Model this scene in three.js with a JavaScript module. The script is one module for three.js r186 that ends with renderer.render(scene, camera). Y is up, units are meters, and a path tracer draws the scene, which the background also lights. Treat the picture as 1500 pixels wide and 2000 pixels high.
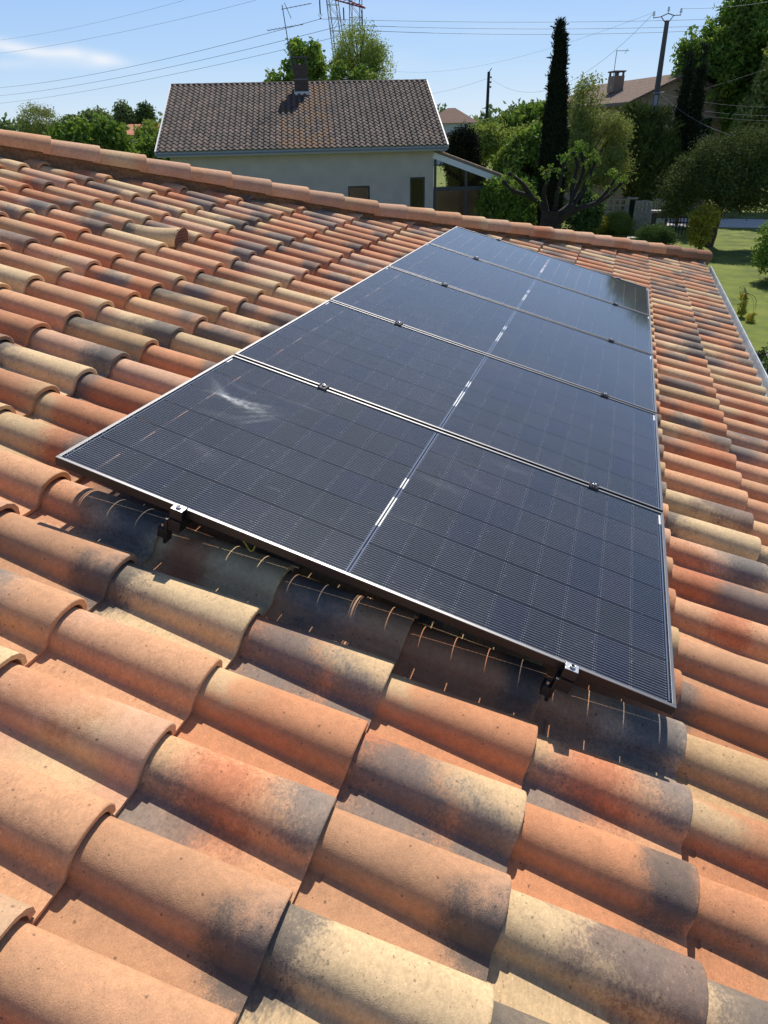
import * as THREE from 'three';
import { mergeGeometries } from 'three/addons/utils/BufferGeometryUtils.js';
import { RoundedBoxGeometry } from 'three/addons/geometries/RoundedBoxGeometry.js';

// ---------------------------------------------------------------- camera, sky, sun, exposure
const scene = new THREE.Scene();
const camera = new THREE.PerspectiveCamera(72.68, 0.75, 0.05, 3000);
camera.position.set(1.583, 4.519, 1.562);
camera.up.set(-0.1295, 0.8755, -0.4656);
camera.lookAt(1.583 - 0.27465, 4.519 - 0.48283, 1.562 - 0.83153);

const SUN_EL = 48.5, SUN_AZ = -1;                       // degrees; azimuth 0 is straight along -z
const rad = (d) => d * Math.PI / 180;
const sunDir = new THREE.Vector3(Math.sin(rad(SUN_AZ)) * Math.cos(rad(SUN_EL)), Math.sin(rad(SUN_EL)), -Math.cos(rad(SUN_AZ)) * Math.cos(rad(SUN_EL)));
const sun = new THREE.DirectionalLight(new THREE.Color(1.0, 0.93, 0.82), 5.0);
sun.position.copy(sunDir).multiplyScalar(120);
sun.castShadow = true; sun.shadow.mapSize.set(4096, 4096);
Object.assign(sun.shadow.camera, { left: -70, right: 70, top: 70, bottom: -70, near: 1, far: 400 });
scene.add(sun, sun.target);

const renderer = new THREE.WebGLRenderer({ antialias: true });
renderer.toneMapping = THREE.LinearToneMapping;
renderer.toneMappingExposure = 1.05;
renderer.shadowMap.enabled = true;

// ---------------------------------------------------------------- random numbers and noise
function rng(seed) { let a = seed >>> 0; return () => { a = (a + 0x6d2b79f5) | 0; let t = Math.imul(a ^ (a >>> 15), 1 | a); t = (t + Math.imul(t ^ (t >>> 7), 61 | t)) ^ t; return ((t ^ (t >>> 14)) >>> 0) / 4294967296; }; }
const HT = new Float32Array(65536); { const r = rng(9157); for (let i = 0; i < 65536; i++) HT[i] = r(); }
const h2 = (x, y) => HT[(Math.imul(x, 7919) + Math.imul(y, 31337) + ((x * y) & 1023)) & 65535];
const h3 = (x, y, z) => HT[(Math.imul(x, 7919) + Math.imul(y, 31337) + Math.imul(z, 18181)) & 65535];
const fade = (t) => t * t * (3 - 2 * t), mix = (a, b, t) => a + (b - a) * t, clamp = (x, a = 0, b = 1) => Math.min(b, Math.max(a, x));
const sstep = (a, b, x) => fade(clamp((x - a) / (b - a)));
function n2(x, y) { const i = Math.floor(x), j = Math.floor(y), u = fade(x - i), v = fade(y - j); return mix(mix(h2(i, j), h2(i + 1, j), u), mix(h2(i, j + 1), h2(i + 1, j + 1), u), v); }
function n3(x, y, z) { const i = Math.floor(x), j = Math.floor(y), k = Math.floor(z), u = fade(x - i), v = fade(y - j), w = fade(z - k);
  const f = (kk) => mix(mix(h3(i, j, kk), h3(i + 1, j, kk), u), mix(h3(i, j + 1, kk), h3(i + 1, j + 1, kk), u), v); return mix(f(k), f(k + 1), w); }
const fbm = (x, y, o = 4) => { let s = 0, a = 0.5, t = 0; for (let i = 0; i < o; i++) { s += a * n2(x, y); t += a; a *= 0.5; x = x * 2.03 + 17.1; y = y * 2.03 + 9.7; } return s / t; };

// ---------------------------------------------------------------- sky
{
  const W = 1440, H = 720, d = new Float32Array(W * H * 4);
  const stops = [[-90, .16, .17, .14], [-2, .62, .72, .80], [0, .76, .88, .97], [2.2, .62, .80, .99], [4.5, .47, .70, 1.0], [8, .37, .60, .99], [16, .24, .43, .82], [30, .085, .185, .44], [50, .043, .10, .275], [90, .03, .07, .20]];
  for (let y = 0; y < H; y++) {
    const el = ((y + 0.5) / H - 0.5) * 180; let k = 0; while (k < stops.length - 2 && el > stops[k + 1][0]) k++;
    const f = clamp((el - stops[k][0]) / (stops[k + 1][0] - stops[k][0]));
    for (let x = 0; x < W; x++) {
      const phi = ((x + 0.5) / W - 0.5) * 2 * Math.PI, ce = Math.cos(rad(el)), dx = ce * Math.cos(phi), dz = ce * Math.sin(phi), dy = Math.sin(rad(el));
      const az = Math.atan2(dx, -dz) * 180 / Math.PI, ca = clamp(dx * sunDir.x + dy * sunDir.y + dz * sunDir.z, -1, 1), ang = Math.acos(ca) * 180 / Math.PI;
      const glow = el > -2 ? 0.9 * Math.exp(-ang / 8) + 0.42 * Math.exp(-ang / 26) : 0;
      let c = 0;                                              // thin high cirrus streaks
      if (el > 0.5 && el < 60) {
        const w1 = (el - (4.95 - (az + 42.3) * 0.105 + 0.25 * (n2(az * 0.5, 3) - 0.5))) / 0.30;
        c += 1.0 * Math.exp(-w1 * w1) * sstep(-34.2, -37, az) * sstep(-75, -55, az) * (0.55 + 0.7 * n2(az * 1.1, el * 6));
        const w2 = (el - (3.95 + 0.012 * (az + 42) + 0.2 * (n2(az * 0.4, 8) - 0.5))) / 0.20;
        c += 0.45 * Math.exp(-w2 * w2) * sstep(-33, -37, az) * sstep(-70, -50, az) * (0.4 + 0.9 * n2(az * 0.9, el * 4 + 5));
        c += 0.10 * sstep(0.60, 0.85, fbm(az * 0.06 + 4, el * 0.5 + 2, 4));
      }
      const o = (y * W + x) * 4, cl = [0.98, 1.02, 1.08];
      for (let i = 0; i < 3; i++) { let v = mix(stops[k][i + 1], stops[k + 1][i + 1], f) + glow * [0.86, 0.96, 1.06][i]; d[o + i] = 0.86 * mix(v, Math.max(v, cl[i]), clamp(c)); }
      d[o + 3] = 1;
    }
  }
  const t = new THREE.DataTexture(d, W, H, THREE.RGBAFormat, THREE.FloatType);
  t.mapping = THREE.EquirectangularReflectionMapping; t.magFilter = t.minFilter = THREE.LinearFilter; t.wrapS = THREE.RepeatWrapping; t.needsUpdate = true;
  scene.background = t; scene.environment = t;
}

// ---------------------------------------------------------------- helpers
const V = (x, y, z) => new THREE.Vector3(x, y, z);
const used = {};
function numbered(n) { used[n] = (used[n] ?? -1) + 1; return used[n] ? `${n}_${String(used[n]).padStart(3, '0')}` : n; }
function put(o, label, category, group, kind) { o.name = numbered(o.name); o.userData = {}; if (label) o.userData.label = label; if (category) o.userData.category = category; if (group) o.userData.group = group; if (kind) o.userData.kind = kind; scene.add(o); return o; }
function thing(name, label, category, group, pos = [0, 0, 0], turn = 0) { const g = new THREE.Group(); g.name = name; put(g, label, category, group, 'thing'); g.position.set(...pos); g.rotation.y = turn; return g; }
function part(parent, name, geo, mat, pos, kind) { const m = new THREE.Mesh(geo, mat); m.name = name; m.castShadow = m.receiveShadow = true; if (pos) m.position.set(...pos); if (kind) m.userData.kind = kind; parent.add(m); return m; }
function structure(name, geo, mat) { const m = new THREE.Mesh(geo, mat); m.name = name; m.castShadow = m.receiveShadow = true; return put(m, null, null, null, 'structure'); }
const box = (sx, sy, sz, x = 0, y = 0, z = 0) => new THREE.BoxGeometry(sx, sy, sz).translate(x, y, z);
const rbox = (sx, sy, sz, r, x = 0, y = 0, z = 0) => new RoundedBoxGeometry(sx, sy, sz, 1, r).translate(x, y, z);
const merge = (list) => mergeGeometries(list.map((g) => (g.index ? g.toNonIndexed() : g)).map((g) => { for (const k of Object.keys(g.attributes)) if (!['position', 'normal', 'uv', 'color'].includes(k)) g.deleteAttribute(k); return g; }));
function bar(a, b, r, r2 = r, seg = 6) { const d = b.clone().sub(a), l = d.length(); const g = new THREE.CylinderGeometry(r2, r, l, seg); g.translate(0, l / 2, 0); g.applyQuaternion(new THREE.Quaternion().setFromUnitVectors(V(0, 1, 0), d.normalize())); g.translate(a.x, a.y, a.z); return g; }
function limb(pts, r0, r1, seg = 7) {                     // a tapering, slightly crooked branch through points
  const c = new THREE.CatmullRomCurve3(pts), n = Math.max(4, pts.length * 4), g = new THREE.TubeGeometry(c, n, 1, seg), P = g.attributes.position;
  for (let i = 0; i <= n; i++) { const q = c.getPointAt(i / n), r = mix(r0, r1, i / n); for (let j = 0; j <= seg; j++) { const k = i * (seg + 1) + j; const rr = r * (0.88 + 0.24 * n3(q.x * 6 + j, q.y * 6, q.z * 6)); P.setXYZ(k, q.x + (P.getX(k) - q.x) * rr, q.y + (P.getY(k) - q.y) * rr, q.z + (P.getZ(k) - q.z) * rr); } }
  g.computeVertexNormals(); return g;
}
const lin = (r, g, b) => new THREE.Color().setRGB(r, g, b);
const std = (c, rough = 0.8, metal = 0, more = {}) => new THREE.MeshStandardMaterial({ color: c, roughness: rough, metalness: metal, ...more });
function tex(w, h, fn, srgb = true, repeat) {
  const d = new Uint8Array(w * h * 4); for (let y = 0; y < h; y++) for (let x = 0; x < w; x++) { const c = fn(x, y), o = (y * w + x) * 4; d[o] = c[0]; d[o + 1] = c[1]; d[o + 2] = c[2]; d[o + 3] = c[3] ?? 255; }
  const t = new THREE.DataTexture(d, w, h); t.magFilter = THREE.LinearFilter; t.minFilter = THREE.LinearMipmapLinearFilter; t.generateMipmaps = true; t.wrapS = t.wrapT = THREE.RepeatWrapping; if (srgb) t.colorSpace = THREE.SRGBColorSpace; if (repeat) t.repeat.set(...repeat); t.needsUpdate = true; return t;
}
// tiling noise for relief and mottling
const wrapN = (f) => (x, y, P) => { const a = x / P, b = y / P; return mix(mix(f(x, y), f(x - P, y), a), mix(f(x, y - P), f(x - P, y - P), a), b); };
const grainAt = wrapN((x, y) => 0.45 * n2(x * 0.5, y * 0.5) + 0.3 * n2(x * 0.23, y * 0.23) + 0.25 * n2(x * 0.06, y * 0.06));
const grain = (repeat) => tex(256, 256, (x, y) => { let v = grainAt(x, y, 256); if (h2(x >> 1, (y >> 1) + 991) > 0.993) v -= 0.45; v = clamp(v) * 255; return [v, v, v]; }, false, repeat);
function mottled(cols, scale, repeat, contrast = 1) {     // colour map blended between a few tones, by layered noise
  const f = wrapN((x, y) => fbm(x * scale, y * scale, 5)), g = wrapN((x, y) => n2(x * 0.45 + 50, y * 0.45));
  return tex(256, 256, (x, y) => { const t = clamp((f(x, y, 256) - 0.5) * 2.2 * contrast + 0.5 + (g(x, y, 256) - 0.5) * 0.35), k = t * (cols.length - 1), i = Math.min(cols.length - 2, Math.floor(k)), w = k - i; return [0, 1, 2].map((c) => mix(cols[i][c], cols[i + 1][c], w)); }, true, repeat);
}
const metres = (g, s = 1) => { const p = g.attributes.position, n = g.attributes.normal, uv = new Float32Array(p.count * 2); for (let i = 0; i < p.count; i++) { const ax = Math.abs(n.getX(i)), ay = Math.abs(n.getY(i)), az = Math.abs(n.getZ(i)); const [a, b] = ay > ax && ay > az ? [p.getX(i), p.getZ(i)] : ax > az ? [p.getZ(i), p.getY(i)] : [p.getX(i), p.getY(i)]; uv[2 * i] = a * s; uv[2 * i + 1] = b * s; } g.setAttribute('uv', new THREE.BufferAttribute(uv, 2)); return g; };

// ---------------------------------------------------------------- roof frame: u runs down the slope, v along the eave away from the camera, n out of the roof; n = 0 is the top of the solar panels
const PITCH = rad(15.5), BASE = V(0, 3.65, 0), G = 0.4245, P = 0.2366, U0 = 0.785, V0 = -0.873, EAVE = 2.9075;
const roofPos = (u, v, n) => V(u * Math.cos(PITCH) + n * Math.sin(PITCH), -u * Math.sin(PITCH) + n * Math.cos(PITCH), -v).add(BASE);
function onRoof(name, label, category, group, u, v, n) { const g = thing(name, label, category, group); g.position.copy(roofPos(u, v, n)); g.rotation.z = -PITCH; return g; }
// the hip, as points of its top edge (u, v, n)
const HIP = [[2.92, 10.02, 0.0], [-0.85, 5.72, 0.0], [-3.35, 3.50, 0.045], [-5.2, 1.9, 0.06]];
function hipU(v) { for (let i = 0; i < HIP.length - 1; i++) { const [u1, v1] = HIP[i], [u2, v2] = HIP[i + 1]; if (v <= v1 && v >= v2) return mix(u2, u1, (v - v2) / (v1 - v2)); } return v > HIP[0][1] ? 99 : -5.4; }

// ---- colours of the flamed clay, 32 tile faces in one sheet: body colour, then sprays of other engobes with a stippled edge
const PAL = { peach: [205, 154, 115], orange: [198, 137, 97], red: [188, 113, 77], sand: [214, 184, 141], pink: [204, 160, 129], grey: [122, 114, 108], dark: [98, 91, 86], ochre: [205, 168, 123] };
function claySheet(seed, cw, ch, cols, rows, darker = 0, bodies = ['peach', 'peach', 'orange', 'orange', 'peach', 'pink', 'orange', 'ochre', 'sand'], warm = 0.4) {
  const W = cw * cols, H = ch * rows, d = new Uint8Array(W * H * 4), r = rng(seed);
  for (let cy = 0; cy < rows; cy++) for (let cx = 0; cx < cols; cx++) {
    const pick = (a) => PAL[a[Math.floor(r() * a.length)]];
    const body = pick(bodies), sprays = [];
    const add = (col, amt) => { const e = r(); sprays.push({ col, s: e < 0.36 ? 0.02 + r() * 0.2 : e < 0.72 ? 0.8 + r() * 0.2 : 0.3 + r() * 0.4, t: 0.1 + r() * 0.8, rs: 0.14 + r() * 0.32, rt: 0.25 + r() * 0.5, a: amt, o: r() * 99 }); };
    if (r() < 0.7) add(pick(['sand', 'sand', 'pink', 'ochre']), 0.9);
    if (r() < warm) add(pick(['red', 'orange']), 0.8);
    if (r() < 0.52 + darker) add(pick(['grey', 'grey', 'dark']), 0.85);
    if (r() < 0.20 + darker) add(pick(['grey', 'dark']), 0.8);
    const o1 = r() * 300, o2 = r() * 300, tone = 0.93 + r() * 0.13;
    for (let y = 0; y < ch; y++) for (let x = 0; x < cw; x++) {
      const s = x / cw, t = y / ch, X = s * 48, Y = t * 33;                         // about centimetres
      const fine = n2(x * 0.62 + o1, y * 0.62 + o2), fin2 = n2(x * 0.29 + o2, y * 0.29 + o1), big = fbm(X * 0.16 + o1, Y * 0.16 + o2, 3), med = n2(X * 0.9 + o2, Y * 0.9), dot = h2(x + (o1 | 0), y + (o2 | 0));
      let c = [body[0], body[1], body[2]];
      for (const q of sprays) {
        const ds = (s - q.s) / q.rs, dt = (t - q.t) / q.rt, dd = Math.sqrt(ds * ds + dt * dt) + (big - 0.5) * 0.75 + (med - 0.5) * 0.12;
        let w = 1 - sstep(0.1, 1.5, dd); const st = sstep(-0.22, 0.22, w - (0.4 * fine + 0.25 * fin2 + 0.35 * dot)); w = clamp(0.55 * w + 0.45 * st) * q.a;
        for (let i = 0; i < 3; i++) c[i] = mix(c[i], q.col[i], w);
      }
      let k = tone * (0.9 + 0.13 * fine + 0.09 * (big - 0.5) + 0.07 * (med - 0.5));
      const sp = h2(x + (o1 | 0) * 7, y + (o2 | 0) * 13); if (sp > 0.9965) k *= 0.62; else if (sp < 0.003) k *= 1.22;
      const ci = Math.floor(X / 2.6), cj = Math.floor(Y / 2.6), hs = h2(ci + (o1 | 0) * 3 + 77, cj + (o2 | 0) * 5);               // a few small dark lichen spots
      if (hs > 0.86) { const dx = X / 2.6 - ci - 0.25 - 0.5 * h2(ci + 9, cj + (o1 | 0)), dy = Y / 2.6 - cj - 0.25 - 0.5 * h2(ci + (o2 | 0), cj + 4), rr = 0.03 + 0.9 * (hs - 0.86), dq = Math.hypot(dx, dy) * (0.8 + 0.5 * fine); if (dq < rr) k *= mix(0.55, 0.9, dq / rr); }
      const o = ((cy * ch + y) * W + cx * cw + x) * 4; for (let i = 0; i < 3; i++) d[o + i] = clamp(c[i] * k, 0, 255); d[o + 3] = 255;
    }
  }
  const t = new THREE.DataTexture(d, W, H); t.magFilter = THREE.LinearFilter; t.minFilter = THREE.LinearMipmapLinearFilter; t.generateMipmaps = true; t.colorSpace = THREE.SRGBColorSpace; t.needsUpdate = true; return t;
}
const clayGrain = grain([14, 18]);
const clayA = std(0xffffff, 0.86, 0, { map: claySheet(11, 512, 256, 4, 8), bumpMap: clayGrain, bumpScale: 0.0009 });
const clayB = std(0xffffff, 0.86, 0, { map: claySheet(47, 256, 128, 4, 8, 0.06), bumpMap: clayGrain, bumpScale: 0.0009 });

// ---- one interlocking roof tile: a roll on the far side, a flat pan on the near side; x = 0 is its lower end
function tileSection(x, nR, drop = 0, inset = 0) {
  const k = -x / G, a = 0.083 - 0.0165 * k - inset, H = 0.080 - 0.0175 * k - inset * 0.8, base = -0.2105 - 0.012 * k, pts = [], e = 2 / 2.25;
  for (let i = 0; i <= nR; i++) { const th = (i / nR) * Math.PI / 2; pts.push([a * Math.cos(th) ** e, 0.007 + (H - 0.007) * Math.sin(th) ** e]); }
  const m = nR + 1; for (let i = 1; i <= m; i++) { const th = Math.PI / 2 * (1 + 0.86 * i / m); pts.push([-a * Math.abs(Math.cos(th)) ** e, H * Math.sin(th) ** e]); }
  const [w1, y1] = pts[pts.length - 1], w2 = -a * 1.17;
  for (const t of nR > 4 ? [0.4, 0.75, 1] : [1]) pts.push([mix(mix(w1, -a * 1.01, t), mix(-a * 1.01, w2, t), t), mix(mix(y1, 0.0, t), 0, t) - (t === 1 ? drop : drop * t)]);
  pts.push([-0.135, -drop], [-0.178, -drop + 0.002]);
  return pts.map(([w, y]) => [x, base + y, -w]);
}
function tileGeo(cell, nR, head = -G - 0.055) {
  const S = [], xs = nR > 4 ? [[-G - 0.055, 0.0045], [-G + 0.040, 0.0045], [-G + 0.0435, 0], [-G * 0.5, 0], [-0.006, 0], [-0.0015, 0, 0.0012], [0, 0, 0.0045]] : [[-G - 0.055, 0], [-G * 0.5, 0], [0, 0]];
  if (head > -G - 0.05) { S.push(tileSection(head, nR)); for (const [x, d, i] of xs) if (x > head + 0.02) S.push(tileSection(x, nR, 0, i || 0)); } else for (const [x, d, i] of xs) S.push(tileSection(x, nR, d, i || 0));
  const n = S[0].length, pos = [], uv = [], idx = [], cx = cell % 4, cy = Math.floor(cell / 4), L = G + 0.055;
  const arc = [0]; for (let i = 1; i < n; i++) arc.push(arc[i - 1] + Math.hypot(S[S.length - 1][i][1] - S[S.length - 1][i - 1][1], S[S.length - 1][i][2] - S[S.length - 1][i - 1][2]));
  const A = arc[n - 1], U = (x, i) => [(cx + clamp(1 + x / L, 0.01, 0.99)) / 4, (cy + 0.02 + 0.96 * arc[i] / A) / 8];
  for (const s of S) for (let i = 0; i < n; i++) { pos.push(...s[i]); uv.push(...U(s[i][0], i)); }
  for (let j = 0; j < S.length - 1; j++) for (let i = 0; i < n - 1; i++) { const a = j * n + i, b = a + n; idx.push(a, b, a + 1, a + 1, b, b + 1); }
  // thickness at the lower end and the shaded underside behind it
  const e = S[S.length - 1], inner = e.map((p, i) => { const q = e[Math.max(0, i - 1)], r = e[Math.min(n - 1, i + 1)]; let ty = r[1] - q[1], tz = r[2] - q[2]; const l = Math.hypot(ty, tz) || 1; ty /= l; tz /= l; return [p[0] - 0.001, p[1] - tz * 0.0155, p[2] + ty * 0.0155]; });
  const o = pos.length / 3; for (let i = 0; i < n; i++) { pos.push(...e[i]); uv.push(...U(-0.004, i)); } for (let i = 0; i < n; i++) { pos.push(...inner[i]); uv.push(...U(-0.02, i)); }
  for (let i = 0; i < n - 1; i++) idx.push(o + i, o + n + i, o + i + 1, o + i + 1, o + n + i, o + n + i + 1);
  const o2 = pos.length / 3; for (let i = 0; i < n; i++) { pos.push(...inner[i]); uv.push(...U(-0.02, i)); } for (let i = 0; i < n; i++) { pos.push(inner[i][0] - 0.06, inner[i][1], inner[i][2]); uv.push(...U(-0.08, i)); }
  for (let i = 0; i < n - 1; i++) idx.push(o2 + i, o2 + n + i, o2 + i + 1, o2 + i + 1, o2 + n + i, o2 + n + i + 1);
  const g = new THREE.BufferGeometry(); g.setAttribute('position', new THREE.Float32BufferAttribute(pos, 3)); g.setAttribute('uv', new THREE.Float32BufferAttribute(uv, 2)); g.setIndex(idx); g.computeVertexNormals(); return g;
}

// ---------------------------------------------------------------- ground
const grassMap = mottled([[92, 104, 36], [112, 126, 44], [128, 140, 54], [146, 150, 74]], 0.05, [1, 1], 1.1);
{
  const g = new THREE.CircleGeometry(900, 96).rotateX(-Math.PI / 2); metres(g, 1 / 7);
  structure('ground', g, std(lin(0.62, 0.66, 0.26), 0.95, 0, { map: grassMap, bumpMap: grain([3, 3]), bumpScale: 0.02 }));
  const road = metres(new THREE.PlaneGeometry(60, 3.6).rotateX(-Math.PI / 2), 1 / 2); road.translate(31.5, 0.004, -39.5);
  structure('road', road, std(0xffffff, 0.9, 0, { map: mottled([[176, 172, 166], [194, 190, 183], [206, 202, 196]], 0.06) }));
}

// ---------------------------------------------------------------- the house we stand on: deck, tiles, hip, gutter, walls
const house = onRoof('tiled_house', 'near house whose mottled terracotta tile roof fills the foreground', 'house', null, 0, 0, 0);
const deckMat = std(lin(0.10, 0.07, 0.05), 0.95);
{
  const sh = new THREE.Shape(); sh.moveTo(EAVE - 0.06, 3.2); sh.lineTo(EAVE - 0.06, -9.95); for (const [u, v] of HIP.slice(1)) sh.lineTo(u, -v); sh.lineTo(-5.2, 3.2);
  const g = new THREE.ExtrudeGeometry(sh, { depth: 0.05, bevelEnabled: false }).rotateX(Math.PI / 2); part(house, 'roof_deck', g, deckMat, [0, -0.255, 0]);
}
{
  const r = rng(5), tiles = [], fwd = V(-0.27465, -0.48283, -0.83153);
  for (let k = -6; k < 48; k++) for (let j = -14; j <= 5; j++) {
    const v = V0 + k * P, u = U0 + j * G, hu = hipU(v + 0.02);
    if (u < -4.9 || u - 0.06 < hu || v < -2.35 + Math.max(0, 0.5 - u) * 0.1) continue;
    const head = Math.max(-G - 0.055, hu - u), p = roofPos(u - G / 2, v, -0.15), dp = p.clone().sub(camera.position), z = dp.dot(fwd), q = p.clone().project((camera.updateMatrixWorld(), camera));
    const under = u > 0.2 && u < 2.1 && v > 0.1 && v < 5.7, seen = z > 0 && Math.abs(q.x) < 1.12 && Math.abs(q.y) < 1.12;
    tiles.push({ u, v, k, j, head, score: seen && !under ? (1 / z) ** 2 : -1, z });
  }
  tiles.sort((a, b) => b.score - a.score);
  const hi = {}, mid = {}, lo = {}, rest = [], VENT = [-5, 16];
  tiles.forEach((t, i) => {
    if (t.j === VENT[0] && t.k === VENT[1]) return;
    const cell = Math.floor(r() * 32), useB = r() < 0.35, near = i < 200, own = i < 300 && t.score > 0;
    const cut = t.head > -G - 0.05 ? Math.min(-0.09, Math.round(t.head / 0.05) * 0.05) : -G - 0.055;
    const key = cell + '_' + cut.toFixed(2), bank = i < 110 ? hi : near ? mid : lo, geo = (bank[key] ??= tileGeo(cell, i < 110 ? 15 : near ? 9 : 4, cut));
    const pos = [t.u + (r() - 0.5) * 0.006, (r() - 0.5) * 0.003, -(t.v + (r() - 0.5) * 0.005)], ry = (r() - 0.5) * 0.012, rx = (r() - 0.5) * 0.02;
    if (own) { const m = part(house, 'roof_tile', geo, useB ? clayB : clayA, pos); m.rotation.set(rx, ry, 0); }
    else { const g = geo.clone(); g.rotateX(rx).rotateY(ry).translate(...pos); rest.push(g); }
  });
  part(house, 'roof_tiles', mergeGeometries(rest), clayB, null, 'stuff');
  // vent tile: its roll swells towards the lower end and closes with a pierced plate
  const u = U0 + VENT[0] * G, v = V0 + VENT[1] * P, pos = [], uv = [], idx = [], nS = 9, nA = 15;
  for (let i = 0; i < nS; i++) { const s = i / (nS - 1), x = mix(-G - 0.03, 0, s), R = mix(0.072, 0.092, s), cy = mix(-0.225, -0.150, s * s); for (let j = 0; j <= nA; j++) { const th = mix(-0.35, Math.PI + 0.35, j / nA); pos.push(x, cy + R * Math.sin(th) * (1 - 0.05 * s), -R * Math.cos(th)); uv.push((2.02 + 0.96 * s) / 4, (3.05 + 0.9 * j / nA) / 8); } }
  for (let i = 0; i < nS - 1; i++) for (let j = 0; j < nA; j++) { const a = i * (nA + 1) + j, b = a + nA + 1; idx.push(a, b, a + 1, a + 1, b, b + 1); }
  const g = new THREE.BufferGeometry(); g.setAttribute('position', new THREE.Float32BufferAttribute(pos, 3)); g.setAttribute('uv', new THREE.Float32BufferAttribute(uv, 2)); g.setIndex(idx); g.computeVertexNormals();
  const vt = part(house, 'vent_tile', g, clayB, [u, 0, -v]); vt.userData.label = 'raised vent tile with a pierced round end';
  const sh = new THREE.Shape(); sh.absellipse(0, 0, 0.090, 0.086, 0, Math.PI * 2); for (let a = -4; a <= 4; a++) for (let b = -4; b <= 4; b++) { const x = (a + (b & 1) * 0.5) * 0.0235, y = b * 0.0205; if (Math.hypot(x, y) < 0.074) { const h = new THREE.Path(); h.absellipse(x, y, 0.0068, 0.0068, 0, Math.PI * 2, true); sh.holes.push(h); } }
  part(vt, 'grille', new THREE.ExtrudeGeometry(sh, { depth: 0.012, bevelEnabled: false, curveSegments: 6 }).rotateY(Math.PI / 2), std(lin(0.20, 0.10, 0.07), 0.9), [-0.014, -0.150, 0]);
  part(house, 'roof_tile', tileGeo(7, 9), clayA, [u, -0.045, -v]);
}
{ // hip: half-round cover tiles bedded on mortar
  const hipMap = claySheet(83, 256, 128, 4, 8, -0.42, ['pink', 'peach', 'pink', 'peach'], 0.12), hipMat = std(lin(1, 0.99, 0.97), 0.88, 0, { map: hipMap, bumpMap: clayGrain, bumpScale: 0.0009 }), oldMat = std(lin(0.55, 0.47, 0.42), 0.92, 0, { map: hipMap, bumpMap: clayGrain, bumpScale: 0.003 }), mortar = std(0xffffff, 0.95, 0, { map: mottled([[118, 88, 66], [142, 108, 80], [160, 128, 98]], 0.06, [3, 3]), bumpMap: grain([6, 6]), bumpScale: 0.006 });
  const pts = HIP.map(([u, v, n]) => V(u, n, -v)), r = rng(31), step = 0.352, L = 0.42;
  let count = 0;
  for (let i = 0; i < pts.length - 1; i++) {
    const a = pts[i + 1], b = pts[i], d = b.clone().sub(a), len = d.length(), dir = d.clone().normalize(), side = dir.clone().cross(V(0, 1, 0)).normalize(), up = side.clone().cross(dir), n = Math.round(len / step), st = len / n;
    const M = new THREE.Matrix4().makeBasis(dir, up, side);
    const bed = box(len + 0.06, 0.17, 0.13, len / 2, -0.135, 0); metres(bed, 1.2); const bp = bed.attributes.position; bed.applyMatrix4(M).translate(a.x, a.y, a.z); part(house, 'hip_mortar', bed, mortar);
    for (let k = 0; k < n; k++, count++) {
      const pos = [], uv = [], idx = [], nA = 14, cell = Math.floor(r() * 32), S = [[-0.06, 0.094, -0.012], [st * 0.5, 0.100, -0.004], [st - 0.004, 0.106, 0.0], [st, 0.103, 0.0], [st - 0.002, 0.090, 0.0]];
      S.forEach(([x, R, dy], si) => { for (let j = 0; j <= nA; j++) { const th = Math.PI * j / nA; pos.push(x, -0.104 + dy + R * Math.sin(th) ** 0.9, R * Math.cos(th)); uv.push((cell % 4 + 0.04 + 0.92 * clamp(x / st)) / 4, (Math.floor(cell / 4) + 0.05 + 0.9 * j / nA) / 8); } });
      for (let s = 0; s < S.length - 1; s++) for (let j = 0; j < nA; j++) { const q = s * (nA + 1) + j, w = q + nA + 1; idx.push(q, w, q + 1, q + 1, w, w + 1); }
      const g = new THREE.BufferGeometry(); g.setAttribute('position', new THREE.Float32BufferAttribute(pos, 3)); g.setAttribute('uv', new THREE.Float32BufferAttribute(uv, 2)); g.setIndex(idx); g.computeVertexNormals();
      const o = a.clone().addScaledVector(dir, k * st); g.rotateX((r() - 0.5) * 0.05).applyMatrix4(M).translate(o.x + (r() - 0.5) * 0.008, o.y + (r() - 0.5) * 0.006, o.z);
      const low = i === 0 && k > n - 5 && k !== n - 4; const m = part(house, 'hip_tile', g, low ? oldMat : hipMat); if (i === 0 && k === n - 1) m.userData.label = 'lichen blackened hip tile at the eave corner';
    }
  }
}
{ // the slope beyond the hip, a plain run of rolls
  const g = new THREE.PlaneGeometry(1, 1, 60, 1), p = g.attributes.position, A = HIP[0], B = HIP[HIP.length - 1], uv = g.attributes.uv;
  for (let i = 0; i < p.count; i++) { const s = uv.getX(i), t = uv.getY(i), a = [mix(A[0], B[0], s), mix(A[1], B[1], s)], w = Math.abs(Math.sin(s * 92)) * 0.06; const q = roofPos(a[0], a[1], -0.17 + w), drop = V(-0.25, -0.277 * 1.0, -0.96); q.addScaledVector(drop, (t === 0 ? 1 : 0) * (1 - s * 0.35 + s * 5.5)); q.sub(house.position).applyAxisAngle(V(0, 0, 1), PITCH); p.setXYZ(i, q.x, q.y, q.z); uv.setXY(i, s * 4, t * 2); }
  g.computeVertexNormals(); part(house, 'far_slope', g, clayB);
}
const zinc = std(0xffffff, 0.42, 0.55, { map: mottled([[150, 156, 162], [168, 173, 178], [182, 186, 190]], 0.03, [1, 1]) });
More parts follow.
